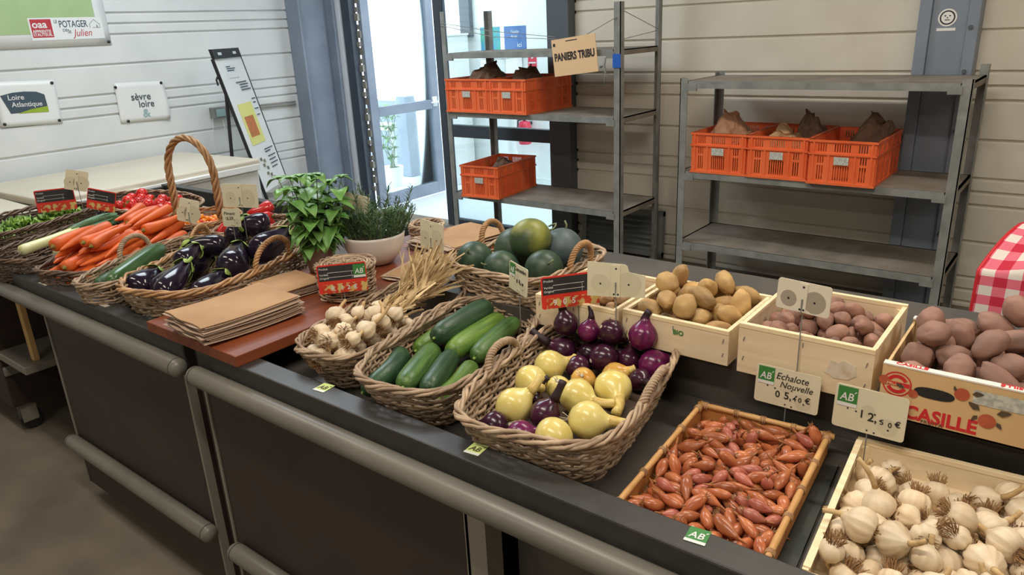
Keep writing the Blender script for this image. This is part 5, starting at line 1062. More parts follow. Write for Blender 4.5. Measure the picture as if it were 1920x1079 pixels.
# bamboo tray
bt = thing('bamboo_tray', 'shallow bamboo tray of copper brown shallots with bound rim', 'tray', (-.437, 1.160, TF), R(4)); tw, td, th_ = .131, .213, .043
for sx in (-1, 1): MB().box(sx*tw-.002, sx*tw+.002, -td, td, .004, th_).build('side', M['bamboo'], bt)
for sy in (-1, 1): MB().box(-tw, tw, sy*td-.002, sy*td+.002, .004, th_).build('side', M['bamboo'], bt)
MB().box(-tw, tw, -td, td, 0, .004).build('bottom', M['bamboo'], bt)
for a, b in (((-tw, -td-.006), (-tw, td+.006)), ((tw, -td-.006), (tw, td+.008)), ((-tw-.006, td), (tw+.012, td)), ((-tw-.006, -td), (tw+.006, -td))):
    rp = MB(); n = 14; pts = [(lerp(a[0], b[0], i/n), lerp(a[1], b[1], i/n), th_+.002) for i in range(n+1)]
    rp.tube(pts, [.0058*(1.12 if i % 4 == 2 else 1) for i in range(n+1)], 10); o = rp.build('rim_pole', M['bamboo_pole'], bt, True)
    bd_ = MB(); d_ = Vector((b[0]-a[0], b[1]-a[1], 0)); 
    for f in (.06, .3, .5, .72, .94):
        p = Vector((a[0], a[1], th_+.001))+d_*f; dn_ = d_.normalized()*.004
        for s in (-1, 0, 1): 
            c = p+dn_*s; o1 = Vector((-dn_.y, dn_.x, 0)).normalized()
            bd_.tube([c+o1*.0072*math.cos(q)+Vector((0, 0, .0078*math.sin(q))) for q in [2*PI*k/12 for k in range(12)]], .0014, 4, closed=True)
    bd_.build('binding', M['wicker_gold'], o)
# printed fruit box
bx_ = thing('fruit_box', 'printed card fruit box lettered CASILLÉ full of pink brown potatoes', 'box', (-.035, 1.515, PF)); w, d, h = .205, .135, .104
for nm, m_, b in (('front_panel', 'case_card', (-w, w, -d, -d+.005, 0, h)), ('back_panel', 'case_card', (-w, w, d-.005, d, 0, h)), ('side_panel', 'case_card', (-w, -w+.005, -d+.005, d-.005, 0, h-.008)), ('side_panel', 'case_card', (w-.005, w, -d+.005, d-.005, 0, h-.008)), ('bottom', 'case_card', (-w, w, -d, d, -.0, .003))):
    MB().box(*b).build(nm, M[m_], bx_)
for y in (-d-.001, d-.015): MB().box(-w, w, y, y+.016, h, h+.004).build('top_edge', M['case_white'], bx_, bevel=.001)
F = -d-.0006
lettering('brand_lettering', [('CASILLÉ', -.160, .008, .036, .90)], M['brand_red'], bx_, TR(0, F, 0), bold=.032)
for X, fl_ in ((-.185, 0), (-.045, 1)):
    o = lettering('edge_lettering', [('CASILLÉ', 0, 0, .014, 1.05)], M['brand_red'], bx_, TR(X+(.075 if fl_ else 0), -d+.0025 if not fl_ else -d+.0125, h+.0045) @ RX(-PI/2) @ RY(PI if fl_ else 0), bold=.03)
def disc(mb, x, z, r0, r1, y0, n=28, a0=0, a1=2*PI):
    m_ = n if a1-a0 >= 2*PI-.01 else n+1
    vs = []
    for k in range(m_):
        a = a0+(a1-a0)*k/n
        for rr in (r0, r1): vs += [(x+rr*math.cos(a), y0, z+rr*math.sin(a))]
    fs = []
    for k in range(n if m_ == n else n):
        j = (k+1) % m_; fs.append((2*k, 2*k+1, 2*j+1, 2*j))
    mb.add(vs, fs)
sm = MB(); disc(sm, -.178, .070, .022, .0245, F); disc(sm, -.178, .070, .012, .0185, F, a0=.45, a1=2.7); disc(sm, -.178, .070, .012, .0185, F, a0=3.6, a1=5.8); sm.box(-.199, -.157, F-.0004, F, .066, .074); sm.build('stamp', M['brand_red'], bx_)
lettering('stamp_lettering', [('FRUITA', -.195, .0672, .0068, 1.3)], M['case_card'], bx_, TR(0, F-.0008, 0), bold=.02)
hh = MB(); pl_ = [(-.117+.0325*math.copysign(abs(math.cos(a))**.7, math.cos(a)), .066+.0105*math.sin(a)) for a in [2*PI*k/24 for k in range(24)]]
hh.prism(pl_, F-.0004, F+.0008); hh.build('hand_hole', M['black_hole'], bx_)  # dark plate on the card stands in for the shade inside the opening
fr = MB()
for x, z, rr in ((-.032, .038, .0135), (-.075, .078, .012), (-.150, .058, .008), (-.200, .074, .009), (.06, .05, .013), (.15, .05, .013)): disc(fr, x, z, 0, rr, F-.0006)
fr.build('fruit_print', M['fruit_print'], bx_)
lf = MB()
for x, z, a, l in ((-.045, .056, 2.6, .022), (-.020, .056, .3, .022), (-.060, .083, .2, .018), (-.165, .066, 2.8, .016), (-.085, .082, 1.9, .01), (-.018, .040, -.9, .014), (-.047, .045, -2.2, .014)):
    c, s = math.cos(a), math.sin(a); lf.prism([(x+l*u*c-l*.28*v*s, z+l*u*s+l*.28*v*c) for u, v in ((0, 0), (.35, -1), (.8, -.5), (1, 0), (.8, .5), (.35, 1))], F-.0012, F-.0007)
lf.build('leaf_print', M['leaf_print'], bx_)
MB().box(-.058, .06, F-.0004, F, .066, .092).build('data_panel', M['sticker_grey'], bx_)
lettering('small_lettering', [('FRUITA', -.132, .004, .010, 1.1)], M['leaf_print'], bx_, TR(0, F-.0003, 0))
# ---------------------------------------------------------------- heaps
def fill(key, protos, cx, cy, cz, rz, labels, group, keep=None, zmax=None):
    ps = [f() for f in protos]; used = set()
    ca_, sa_ = math.cos(rz), math.sin(rz); out = []
    for i, row in enumerate(PILES[key].split(';')):
        q = [int(v) for v in row.split(',')]
        v, x, y, z = q[0], q[1]/1e4, q[2]/1e4, q[3]/1e4
        if keep and not keep(x, y, z): continue
        X, Y = cx+x*ca_-y*sa_, cy+x*sa_+y*ca_
        lab = labels(v, x, y, z) if callable(labels) else labels
        o = ps[v] if v not in used else dup(ps[v]); used.add(v)
        o['label'] = lab; o['group'] = group
        o.rotation_mode = 'QUATERNION'
        o.rotation_quaternion = Quaternion((0, 0, 1), rz) @ Quaternion([c/500 for c in q[4:]]).normalized(); o.location = (X, Y, cz+z)
        out.append(o)
    for v, p in enumerate(ps):
        if v not in used: drop(p)
    return out
fill('shallot', [lambda v=v: proto_shallot(v) for v in range(5)], -.437, 1.160, TF+.003, R(4), lambda v, x, y, z: 'copper brown shallot heaped in the bamboo tray' if v != 3 else 'pinkish plump shallot heaped in the bamboo tray', 'shallots in the bamboo tray')
fill('garlic', [lambda v=v: proto_garlic(v) for v in range(4)], -.098, 1.171, TF+.006, R(4), lambda v, x, y, z: ('white garlic bulb with a long dry stalk in the wooden crate', 'small stalked garlic bulb in the wooden crate', 'large many cloved garlic bulb in the wooden crate', 'small round garlic bulb in the wooden crate')[v], 'garlic bulbs in the wooden crate', keep=lambda x, y, z: not (y > .06 and z > .043))
fill('pot_s', [lambda v=v: proto_potato(v, 's') for v in range(4)], -.94, 1.535, PF+.007, 0, 'small earthy potato in the crate behind the slate price sign', 'small earthy potatoes')
fill('pot_y', [lambda v=v: proto_potato(v, 'y') for v in range(4)], -.684, 1.555, PF+.007, 0, 'big yellow potato in the middle wooden crate', 'big yellow potatoes')
fill('pot_r', [lambda v=v: proto_potato(v, 'r') for v in range(4)], -.395, 1.557, PF+.007, 0, 'small red potato in the taller wooden crate', 'small red potatoes')
fill('pot_p', [lambda v=v: proto_potato(v, 'p') for v in range(4)], -.035, 1.515, PF+.004, 0, lambda v, x, y, z: 'long pink brown potato heaped in the printed fruit box' if v == 1 else 'round pink brown potato heaped in the printed fruit box', 'pink brown potatoes in the fruit box')
fill('tomato', [lambda v=v: proto_tomato(v) for v in range(2)], -3.58, 1.655, TF+.050, R(2), 'red tomato in the wide oval basket', 'tomatoes in the oval basket')
fill('cherry', [lambda v=v: proto_cherry(v) for v in range(2)], -2.975, 1.585, TF+.082, 0, lambda v, x, y, z: ('orange', 'red')[v]+' cherry tomato in the round basket with the hooped handle', 'cherry tomatoes in the round basket')
fill('pepper', [lambda v=v: proto_pepper(v) for v in range(2)], -2.70, 1.655, TF+.072, R(8), 'long red pepper in the basket behind the aubergines', 'red peppers')
# carrots laid side by side in rows, thick ends mostly to the back
cp = [proto_carrot(v) for v in range(3)]; rnd = random.Random(77); used = set()
for lay, n in enumerate((6, 6, 6, 5, 4)):
    for row in (0, 1):
        for i in range(n):
            v = rnd.randrange(3); o = cp[v] if v not in used else dup(cp[v]); used.add(v)
            u = (i-(n-1)/2)*.044+rnd.uniform(-.006, .006)+(.012 if lay % 2 else -.008); q = (-.115 if row == 0 else .125)+rnd.uniform(-.03, .03)+.01*lay
            flip = rnd.random() < .22
            yaw = R(25)+rnd.uniform(-.16, .16)
            c, s_ = math.cos(R(24)), math.sin(R(24))
            o.location = (-2.835+u*c-q*s_, 1.165+u*s_+q*c, TB+.032+.033*lay+(.012 if row else 0)+rnd.uniform(-.003, .003))
            o.rotation_mode = 'QUATERNION'
            d = Vector((-math.sin(yaw), math.cos(yaw), .10+rnd.uniform(-.05, .07)))*(-1 if flip else 1)
            o.rotation_quaternion = d.to_track_quat('X', 'Z') @ Quaternion((1, 0, 0), rnd.random()*6)
            o['label'] = 'orange carrot at the front of the heap, tip to the aisle' if row == 0 and not flip else 'orange carrot at the front of the heap, crown to the aisle' if row == 0 else 'orange carrot in the rear half of the heap'
            o['group'] = 'carrots in the dark basket'
# ---------------------------------------------------------------- produce set down one by one
def along(o, A, B, roll=0):
    """put a thing made along local X so that it lies from A to B"""
    A, B = Vector(A), Vector(B); x = (B-A).normalized(); z = Vector((0, 0, 1)); y = z.cross(x).normalized(); z = x.cross(y)
    q = Matrix((x, y, z)).transposed().to_quaternion() @ Quaternion((1, 0, 0), roll)
    o.rotation_mode = 'QUATERNION'; o.rotation_quaternion = q; o.location = (A+B)/2
def cucumber(label, A, B, r, m, bend=0, name='cucumber', cat='cucumber', group='cucumbers in the wicker basket', roll=0, ribs=0, seed=0):
    r *= 1.1
    L = (Vector(B)-Vector(A)).length
    o = thing(name, label, cat, (0, 0, 0), 0, group)
    prof = [(-.5, .12), (-.492, .42), (-.47, .66), (-.43, .82), (-.34, .95), (-.1, 1.0), (.12, 1.02), (.32, .98), (.42, .84), (.465, .62), (.488, .36), (.497, .12)]
    prof = [(a*L, b*r) for a, b in prof]
    MB().spin(prof, 22, bend=bend, mod=lambda th, t: 1+.03*math.sin(3*th+5*t+seed)+(.03*math.cos(ribs*th) if ribs else 0)).build('fruit', M[m], o, True)
    zc = bend*(.5*L)**2
    MB().tube([(-.497*L, 0, zc), (-.497*L-.006, 0, zc)], [.0045, .003], 7).build('stem_end', M['calyx'], o, True)
    along(o, A, B, roll); return o
cucumber('dark green cucumber lying on top at the back of the basket', (-1.212, 1.19, .933), (-1.228, 1.425, .938), .029, 'cucumber_dark', seed=1)
cucumber('long mid green cucumber under the dark top one', (-1.165, 1.19, .903), (-1.195, 1.435, .905), .028, 'cucumber_light', seed=2)
cucumber('green cucumber along the right side of the basket', (-1.105, 1.215, .895), (-1.150, 1.44, .905), .025, 'cucumber', seed=3)
cucumber('curved scarred cucumber at the front left of the basket', (-1.19, .965, .895), (-1.265, 1.155, .902), .024, 'cucumber_dark', bend=-3, roll=1.2, seed=4)
cucumber('broad green cucumber at the front of the heap', (-1.115, .985, .912), (-1.20, 1.175, .912), .026, 'cucumber', seed=5)
cucumber('dark green cucumber beside the broad front one', (-1.068, 1.01, .905), (-1.145, 1.18, .908), .024, 'cucumber_dark', seed=6)
cucumber('pale green cucumber half hidden at the front right', (-1.04, 1.02, .878), (-1.088, 1.19, .882), .022, 'cucumber_light', bend=2, seed=7)
cucumber('yellowish green cucumber standing at the left wall of the basket', (-1.272, 1.18, .888), (-1.290, 1.36, .895), .024, 'cucumber_light', seed=8)
cucumber('dark cucumber at the bottom between the front ones', (-1.125, .98, .872), (-1.20, 1.12, .872), .020, 'cucumber_dark', seed=9)
cucumber('plain green courgette lying on top with a pale streak', (-2.375, .93, .948), (-2.575, 1.215, .965), .029, 'courgette', name='courgette', cat='courgette', group='courgettes in the narrow basket', ribs=6)
cucumber('darker courgette lying low at the left of the basket', (-2.50, .94, .915), (-2.635, 1.20, .915), .026, 'cucumber_dark', name='courgette', cat='courgette', group='courgettes in the narrow basket', ribs=6)
cucumber('courgette underneath the top one', (-2.44, 1.0, .888), (-2.55, 1.30, .888), .025, 'courgette', name='courgette', cat='courgette', group='courgettes in the narrow basket', ribs=6)
def eggplant(label, A, B, r, seed=0):
    """A is the blossom end, B the calyx end"""
    L = (Vector(B)-Vector(A)).length
    o = thing('aubergine', label, 'aubergine', (0, 0, 0), 0, 'aubergines in the big basket')
    prof = [(-.5, .08), (-.49, .40), (-.455, .70), (-.38, .93), (-.25, 1.0), (-.08, .96), (.1, .82), (.25, .68), (.38, .58), (.46, .50), (.48, .3)]
    MB().spin([(a*L, b*r) for a, b in prof], 26, bend=.5*(1 if seed % 2 else -1), mod=lambda th, t: 1+.03*math.cos(2*th+seed)).build('fruit', M['eggplant'], o, True)
    bz = .5*(1 if seed % 2 else -1)*(.47*L)**2
    mb = MB(); n = 5; sgn_ = .5*(1 if seed % 2 else -1)
    def fr(x):
        for (x0, r0), (x1, r1) in zip(prof, prof[1:]):
            if x0*L <= x <= x1*L: return lerp(r0, r1, (x-x0*L)/((x1-x0)*L))*r
        return prof[-1][1]*r
    for k in range(n):
        a0 = 2*PI*k/n+seed; g = []
        for i in range(7):
            t = i/6; x = L*(.478-.235*t); rr = fr(x)*1.04+.0015+.004*math.sin(PI*t)*(k % 2)+.006*t*t; wd = .66*(1-t)**.7
            g.append([(x, rr*math.cos(a0+j*wd), rr*math.sin(a0+j*wd)+sgn_*x*x) for j in (-1, -.4, .4, 1)])
        mb.sheet(g, .0014)
    mb.build('calyx', M['calyx'], o, True)
    MB().tube([(.475*L, 0, bz), (.52*L, .002, bz+.003), (.60*L, .006, bz+.012)], [.0085, .0058, .0062], 8).build('stem', M['calyx'], o, True)
    along(o, A, B, seed*.7); return o
egg = (('plump aubergine at the front left corner of the basket', (-2.285, .955, .905), (-2.375, 1.09, .915), .040), ('aubergine second from the left at the front', (-2.215, 1.0, .900), (-2.305, 1.155, .925), .036),
       ('slender aubergine at the front with its calyx up', (-2.115, .965, .925), (-2.235, 1.125, .960), .030), ('aubergine at the front right against the basket side', (-2.075, 1.045, .895), (-2.16, 1.20, .915), .034),
       ('small aubergine in the middle under a green calyx', (-2.275, 1.115, .955), (-2.325, 1.215, .975), .028), ('glossy aubergine lying across the middle', (-2.345, 1.33, .955), (-2.455, 1.225, .955), .032),
       ('big aubergine near the gold handle of the basket', (-2.135, 1.205, .925), (-2.285, 1.34, .945), .043), ('dark aubergine with a stalk pointing up at the back', (-2.43, 1.40, .94), (-2.50, 1.53, .985), .034),
       ('round ended aubergine topmost at the back', (-2.36, 1.52, .975), (-2.44, 1.445, .985), .040), ('long dark aubergine along the right side of the basket', (-2.185, 1.335, .945), (-2.26, 1.53, .955), .042),
       ('aubergine bottom left under the courgette side', (-2.37, 1.18, .895), (-2.46, 1.33, .90), .034), ('aubergine on the bottom in the middle', (-2.24, 1.22, .88), (-2.34, 1.40, .885), .034))
for i, (lb, A, B, r_) in enumerate(egg): eggplant(lb, (A[0], A[1], A[2]+.022), (B[0], B[1], B[2]+.026), r_*1.22, i)
def onion(label, x, y, z, r, nd, m, mn, neck=.04, group=None, roots=0, seed=0):
    o = thing('onion', label, 'onion', (x, y, z), 0, group)
    k = r
    prof = [(.04, -.97), (.30, -.93), (.62, -.76), (.88, -.42), (1.0, 0), (.94, .34), (.78, .62), (.56, .85), (.40, 1.02), (.32, 1.18), (.285, 1.3)]
    MB().lathe([(a*k, b*k) for a, b in prof], 28, None, lambda th, t: 1+.02*math.cos(3*th+seed)).build('bulb', M[m], o, True)
    if neck:
        b = .2*math.sin(seed*2.1); pts = [(b*neck*t*t*2, .1*neck*t, k*1.16+neck*t) for t in (0, .3, .6, .85, 1)]
        MB().tube(pts, [k*.34, k*.285, k*.25, k*.25, k*.27], 10).build('neck', M[mn], o, True)
    rnd = random.Random(seed); mb = MB(); mb.lathe([(k*.16, -k*.985), (k*.10, -k*1.0)], 10)
    for i in range(roots):
        a = rnd.random()*2*PI; s = k*.14*rnd.random()**.5; q = .010+.016*rnd.random(); X, Y = s*math.cos(a), s*math.sin(a)
        mb.tube([(X, Y, -k*.97), (X*2, Y*2, -k*.97-q*.6), (X*2.8, Y*2.6, -k*.97-q)], .0006, 3, cap=False)
    mb.build('root_end', M['onion_root'], o, True)
    o.rotation_mode = 'QUATERNION'; o.rotation_quaternion = Vector(nd).to_track_quat('Z', 'Y'); return o
OZ = .8605
RTv, TCv = Vector((.78, .63, 0)), Vector((.63, -.78, 0))
YG, RG = 'yellow onions in the front basket', 'purple onions in the front basket'
ys = (('yellow onion at the left side with its brown neck to the front', -.945, 1.180, .034, TCv*.8+RTv*.25+Vector((0, 0, .15)), 'onion_y', .030), ('yellow onion at the top left with its neck to the right', -.918, 1.278, .034, RTv-TCv*.1+Vector((0, 0, .15)), 'onion_y', .022),
      ('amber tinged yellow onion in the middle', -.826, 1.268, .027, Vector((-.3, .6, -.7)), 'onion_o', .015), ('small smooth yellow onion left of the middle', -.858, 1.205, .026, Vector((-.2, .4, -.8)), 'onion_y', .012),
      ('yellow onion in the middle with its thick neck lower right', -.785, 1.178, .036, RTv*.8+TCv*.7, 'onion_y', .042), ('tall yellow onion at the right with its neck downward', -.738, 1.250, .038, TCv+RTv*.1+Vector((0, 0, -.12)), 'onion_y', .05),
      ('small yellow onion at the right behind the tall one', -.768, 1.338, .028, TCv*.2+RTv*.9+Vector((0, 0, .4)), 'onion_o', .015), ('yellow onion at the left front with its neck up to the right', -.868, 1.066, .036, RTv*.75-TCv*.2+Vector((0, 0, .55)), 'onion_y', .038),
      ('yellow onion at the right front pointing to the basket side', -.712, 1.105, .036, RTv+TCv*.25+Vector((0, 0, .02)), 'onion_y', .036), ('greenish yellow onion at the very front', -.736, 1.015, .035, Vector((-.3, .9, -.3)), 'onion_y', .014))
rs = (('purple onion at the back left with a long neck leaning left', -.970, 1.385, 0, .033, -RTv+Vector((0, 0, .55)), .05, 0), ('purple onion standing highest at the back with a long dark neck', -.945, 1.475, .035, .030, Vector((-.35, .1, 1)), .065, 0),
      ('magenta purple onion shining in the middle of the back group', -.895, 1.415, .028, .026, Vector((.05, .3, 1)), .03, 0), ('round dark purple onion at the back', -.845, 1.480, .022, .030, Vector((.4, .5, -.4)), .02, 0),
      ('dark purple onion right of the middle back', -.822, 1.420, .005, .033, RTv*.7-TCv*.3, .03, 0), ('purple onion with a dry root disc facing the front', -.857, 1.350, 0, .028, -TCv*.8+RTv*.2+Vector((0, 0, .1)), .02, 14),
      ('reddish purple onion at the back right corner', -.752, 1.500, .02, .033, Vector((0, .3, 1)), .02, 0), ('large reddish purple onion at the right back', -.718, 1.432, .02, .034, RTv*.5+Vector((0, .3, .2)), .02, 0),
      ('purple onion with its dark neck hanging forward at the right', -.738, 1.350, .0, .026, TCv*.9+RTv*.2+Vector((0, 0, .25)), .06, 0), ('purple onion between the yellow ones at the left', -.872, 1.135, -.006, .024, -TCv*.4+RTv*.4+Vector((0, 0, .5)), .03, 0),
      ('purple onion at the front with a blackish upright neck', -.805, 1.082, .004, .031, RTv*.55+Vector((0, .05, .9)), .045, 0), ('magenta onion at the front with stringy roots on its left', -.795, .998, -.004, .029, RTv*.9+TCv*.1+Vector((0, 0, .2)), .012, 22),
      ('purple onion at the front left corner with pale root hairs', -.868, 1.008, -.004, .027, -RTv*.9-TCv*.1, .02, 34), ('purple onion under the back group', -.90, 1.49, .0, .030, Vector((.2, .5, .6)), .02, 0), ('purple onion low at the back right', -.79, 1.505, .0, .030, Vector((-.2, .5, .6)), .02, 0))
items = [[x, y, OZ+.0+r_, r_*1.09] for (_, x, y, r_, *_r) in ys]+[[x, y, OZ+dz+r_, r_*1.04] for (_, x, y, dz, r_, *_r) in rs]
for it in range(60):                                    # let neighbours settle clear of one another, inside the basket
    for i in range(len(items)):
        for j in range(i):
            a, b = items[i], items[j]; d = Vector(a[:3])-Vector(b[:3]); gap = a[3]+b[3]-d.length+.0005
            if gap > 0:
                d.normalize(); d *= gap*.5
                for k in range(3): a[k] += d[k]; b[k] -= d[k]
    for a in items:
        a[2] = max(a[2], OZ+a[3])
        rel = Matrix.Rotation(-R(10), 2) @ Vector((a[0]+.800, a[1]-1.195)); hx = .150-a[3]; hy = .238-a[3]
        rel.x = max(-hx, min(hx, rel.x)); rel.y = max(-hy, min(hy, rel.y)); p = Matrix.Rotation(R(10), 2) @ rel
        a[0], a[1] = -.800+p.x, 1.195+p.y
for i, (lb, x, y, r_, nd, m_, nk) in enumerate(ys): onion(lb, *items[i][:3], r_*1.09, nd, m_, 'onion_neck', nk, YG, 6, i)
for i, (lb, x, y, dz, r_, nd, nk, rt_) in enumerate(rs): onion(lb, *items[len(ys)+i][:3], r_*1.04, nd, 'onion_m' if 'magenta' in lb or 'reddish' in lb else 'onion_r', 'onion_rneck', nk, RG, rt_, 20+i)
# watermelons
def melon(label, x, y, z, r, m, ax=(0, 0, 1), curl=False):
    o = thing('watermelon', label, 'watermelon', (x, y, z), 0, 'watermelons in the square basket')
    prof = [(math.sin(PI*i/22)*r*1.0+.0003, -math.cos(PI*i/22)*r*1.04) for i in range(23)]
    MB().lathe(prof, 32).build('fruit', M[m], o, True)
    pts = [(0, 0, r*1.03), (.002, 0, r*1.03+.012), (.010, .004, r*1.03+.022)]
    if curl: pts += [(.022, .006, r*1.03+.024), (.034, .004, r*1.03+.014), (.040, .002, r*1.03+.0)]
    MB().tube(pts, [.004]+[.0026]*(len(pts)-1), 6).build('stalk', M['stalk'], o, True)
    o.rotation_mode = 'QUATERNION'; o.rotation_quaternion = Vector(ax).to_track_quat('Z', 'Y'); return o
melon('dark watermelon at the left end of the basket', -1.405, 1.575, PF+.013+.058, .055, 'melon', (.2, -.6, .5))
melon('large dark green watermelon at the back left', -1.352, 1.705, PF+.013+.066, .064, 'melon', (.3, .5, .5))
melon('watermelon with a yellow ground patch on top of the heap', -1.262, 1.665, PF+.013+.120, .060, 'melon_y', (.7, .55, .35), True)
melon('bluish watermelon behind the yellow patched one', -1.205, 1.745, PF+.013+.075, .062, 'melon_blue', (.1, .2, .9))
melon('dark watermelon in front of the right handle', -1.172, 1.605, PF+.013+.058, .055, 'melon', (.5, -.4, .4))
melon('dark watermelon in the front middle of the basket', -1.290, 1.560, PF+.013+.054, .051, 'melon', (-.3, -.7, .3))
# leeks
def leek(label, A, B, r, seed):
    L = (Vector(B)-Vector(A)).length
    o = thing('leek', label, 'leek', (0, 0, 0), 0, 'leeks in the oblong basket')
    MB().spin([(-.5*L, r*.5), (-.49*L, r*.95), (-.46*L, r), (-.2*L, r*.86), (.0*L, r*.92), (.05*L, r*.95)], 16).build('shaft', M['leek_white'], o, True)
    mb = MB(); rnd = random.Random(seed)
    for k in range(6):
        a = 2*PI*k/6+seed; y0, z0 = math.cos(a)*r*.55, math.sin(a)*r*.55; sp = rnd.uniform(.4, 1.6)
        g = []
        for i in range(9):
            t = i/8; x = lerp(-.02, .52, t)*L*rnd.uniform(.97, 1.0); w_ = r*(.9+.35*math.sin(PI*t))*(1 if t < .8 else (1-t)/.2*.8+.2)
            cy, cz = y0*(1+sp*t*1.1), max(-r*.9, z0*(1+sp*t*.8)-.006*t*t)
            g.append([(x, cy-w_*math.sin(a)*j, cz+w_*math.cos(a)*j*.6+.25*w_*abs(j)) for j in (-1, -.5, 0, .5, 1)])
        mb.sheet(g, .0012)
    mb.build('leaves', M['leek_green'], o, True)
    mb = MB()
    for i in range(18):
        a = rnd.random()*2*PI; q = .012+.01*rnd.random(); y, z = math.cos(a)*r*.4*rnd.random(), math.sin(a)*r*.4*rnd.random()
        mb.tube([(-.495*L, y, z), (-.495*L-q, y*2, z*2)], .0006, 3, cap=False)
    mb.build('root_tuft', M['onion_root'], o)
    along(o, A, B, seed); return o
leek('leek lying in front with its white end toward the aisle', (-3.095, .935, .948), (-3.29, 1.385, .958), .021, 1)
leek('leek behind the front one, mostly green leaves', (-3.13, 1.06, .90), (-3.36, 1.40, .935), .017, 2)
leek('leek at the back right of the oblong basket', (-3.03, 1.05, .89), (-3.17, 1.36, .935), .017, 3)
# lettuce: leafy heads
def lettuce(label, x, y, z, r, seed):
    rnd = random.Random(seed); o = thing('lettuce', label, 'lettuce', (x, y, z), 0, 'lettuce heads')
    mb = MB()
    for k in range(26):
        a = k*2.4; el = .15+1.15*(k/26); ln = r*(1.05-.35*k/26)
        g = []
        for i in range(6):
            t = i/5; rad = ln*t*math.cos(el*t**.6); zz = ln*t*math.sin(el)*.9; w_ = r*.48*math.sin(PI*min(1, .15+t*.75))
            row = []
            for j in (-1, -.5, 0, .5, 1):
                fz = .012*math.sin(j*7+i*2.6+k)*t; row.append((rad*math.cos(a)-w_*j*math.sin(a), rad*math.sin(a)+w_*j*math.cos(a), zz+fz+.3*w_*abs(j)))
            g.append(row)
        mb.sheet(g, .0012)
    mb.build('leaves', M['lettuce'], o, True)
    MB().lathe([(.012, -.015), (.016, 0), (.010, .02)], 10).build('stump', M['leek_white'], o, True)
lettuce('bright green lettuce at the back right of the far left basket', -3.565, 1.27, TB+.075, .105, 1)
lettuce('green lettuce in the middle of the far left basket', -3.60, 1.11, TB+.065, .095, 2)
lettuce('lettuce at the front of the far left basket', -3.53, .98, TB+.055, .085, 3)
# plaited garlic
ga = [(-1.375, .985), (-1.425, 1.0), (-1.33, 1.02), (-1.465, 1.045), (-1.395, 1.045), (-1.345, 1.075), (-1.44, 1.09), (-1.49, 1.10), (-1.39, 1.105), (-1.35, 1.13), (-1.455, 1.145), (-1.405, 1.16), (-1.36, 1.19), (-1.50, 1.17), (-1.44, 1.20), (-1.385, 1.225), (-1.48, 1.235), (-1.35, 1.25), (-1.42, 1.26)]
gp_ = [proto_garlic(v) for v in range(4)]; rnd = random.Random(5); used = set()
for lay in (0, 1):
    for i, (x, y) in enumerate(ga):
        if lay and (i % 5 == 3 or y > 1.22): continue
        v = (i*3+lay) % 4; o = gp_[v] if v not in used else dup(gp_[v]); used.add(v)
        o['label'] = ('white garlic bulb at the front of the narrow basket' if y < 1.1 else 'shaded garlic bulb farther back in the narrow basket'); o['group'] = 'plaited garlic bulbs in the narrow basket'
        o.location = (x-.022+.015*lay, y+.018*lay+.0, TB+.066+.045*lay); o.rotation_mode = 'QUATERNION'; o.scale = (1.0,)*3
        dirn = Vector((-.25+rnd.uniform(-.6, .6), .9+rnd.uniform(-.4, .3), .25+rnd.uniform(-.7, .4))); o.rotation_quaternion = dirn.to_track_quat('Z', 'Y')
mb = MB(); rnd = random.Random(12)
def stick(mb, p, d, L, w_, droop=.2, curl=.0):
    d = Vector(d).normalized(); pts = []; sd = Vector((rnd.uniform(-1, 1), rnd.uniform(-1, 1), rnd.uniform(-1, 1)))*curl
    for i in range(6):
        t = i/5; pts.append(Vector(p)+d*(L*t)+Vector((0, 0, -droop*L*t*t))+sd*(L*t*t))
    up = d.cross(Vector((rnd.uniform(-1, 1), rnd.uniform(-1, 1), .3))).normalized()*w_
    g = [[q-up*(1-.6*(i/5)), q+up*(1-.6*(i/5))] for i, q in enumerate(pts)]; mb.sheet(g, .0009)
for i in range(200):                                     # plait running from the bulbs to the raised fan of cut leaves
    t = rnd.random(); p = Vector((lerp(-1.41, -1.465, t)+rnd.uniform(-.035, .035), lerp(1.17, 1.42, t)+rnd.uniform(-.02, .02), TB+lerp(.082, .125, t)+rnd.uniform(-.02, .02)))
    stick(mb, p, (-.12+rnd.uniform(-.35, .35), .9, .25+rnd.uniform(-.25, .25)), rnd.uniform(.05, .11), rnd.uniform(.003, .008), .15, .2)
for i in range(190):
    p = Vector((-1.455+rnd.uniform(-.04, .045), 1.40+rnd.uniform(-.05, .04), TB+.115+rnd.uniform(-.025, .02)))
    stick(mb, p, (rnd.uniform(-.45, .65), .5+rnd.uniform(-.25, .3), .85+rnd.uniform(-.4, .3)), rnd.uniform(.07, .14), rnd.uniform(.0028, .0062), .12, .12)
o = mb.build('garlic_leaves', M['straw']); tag(o, 'dry straw coloured garlic leaves plaited and fanned up at the back of the narrow basket', 'dried leaves', kind='stuff')
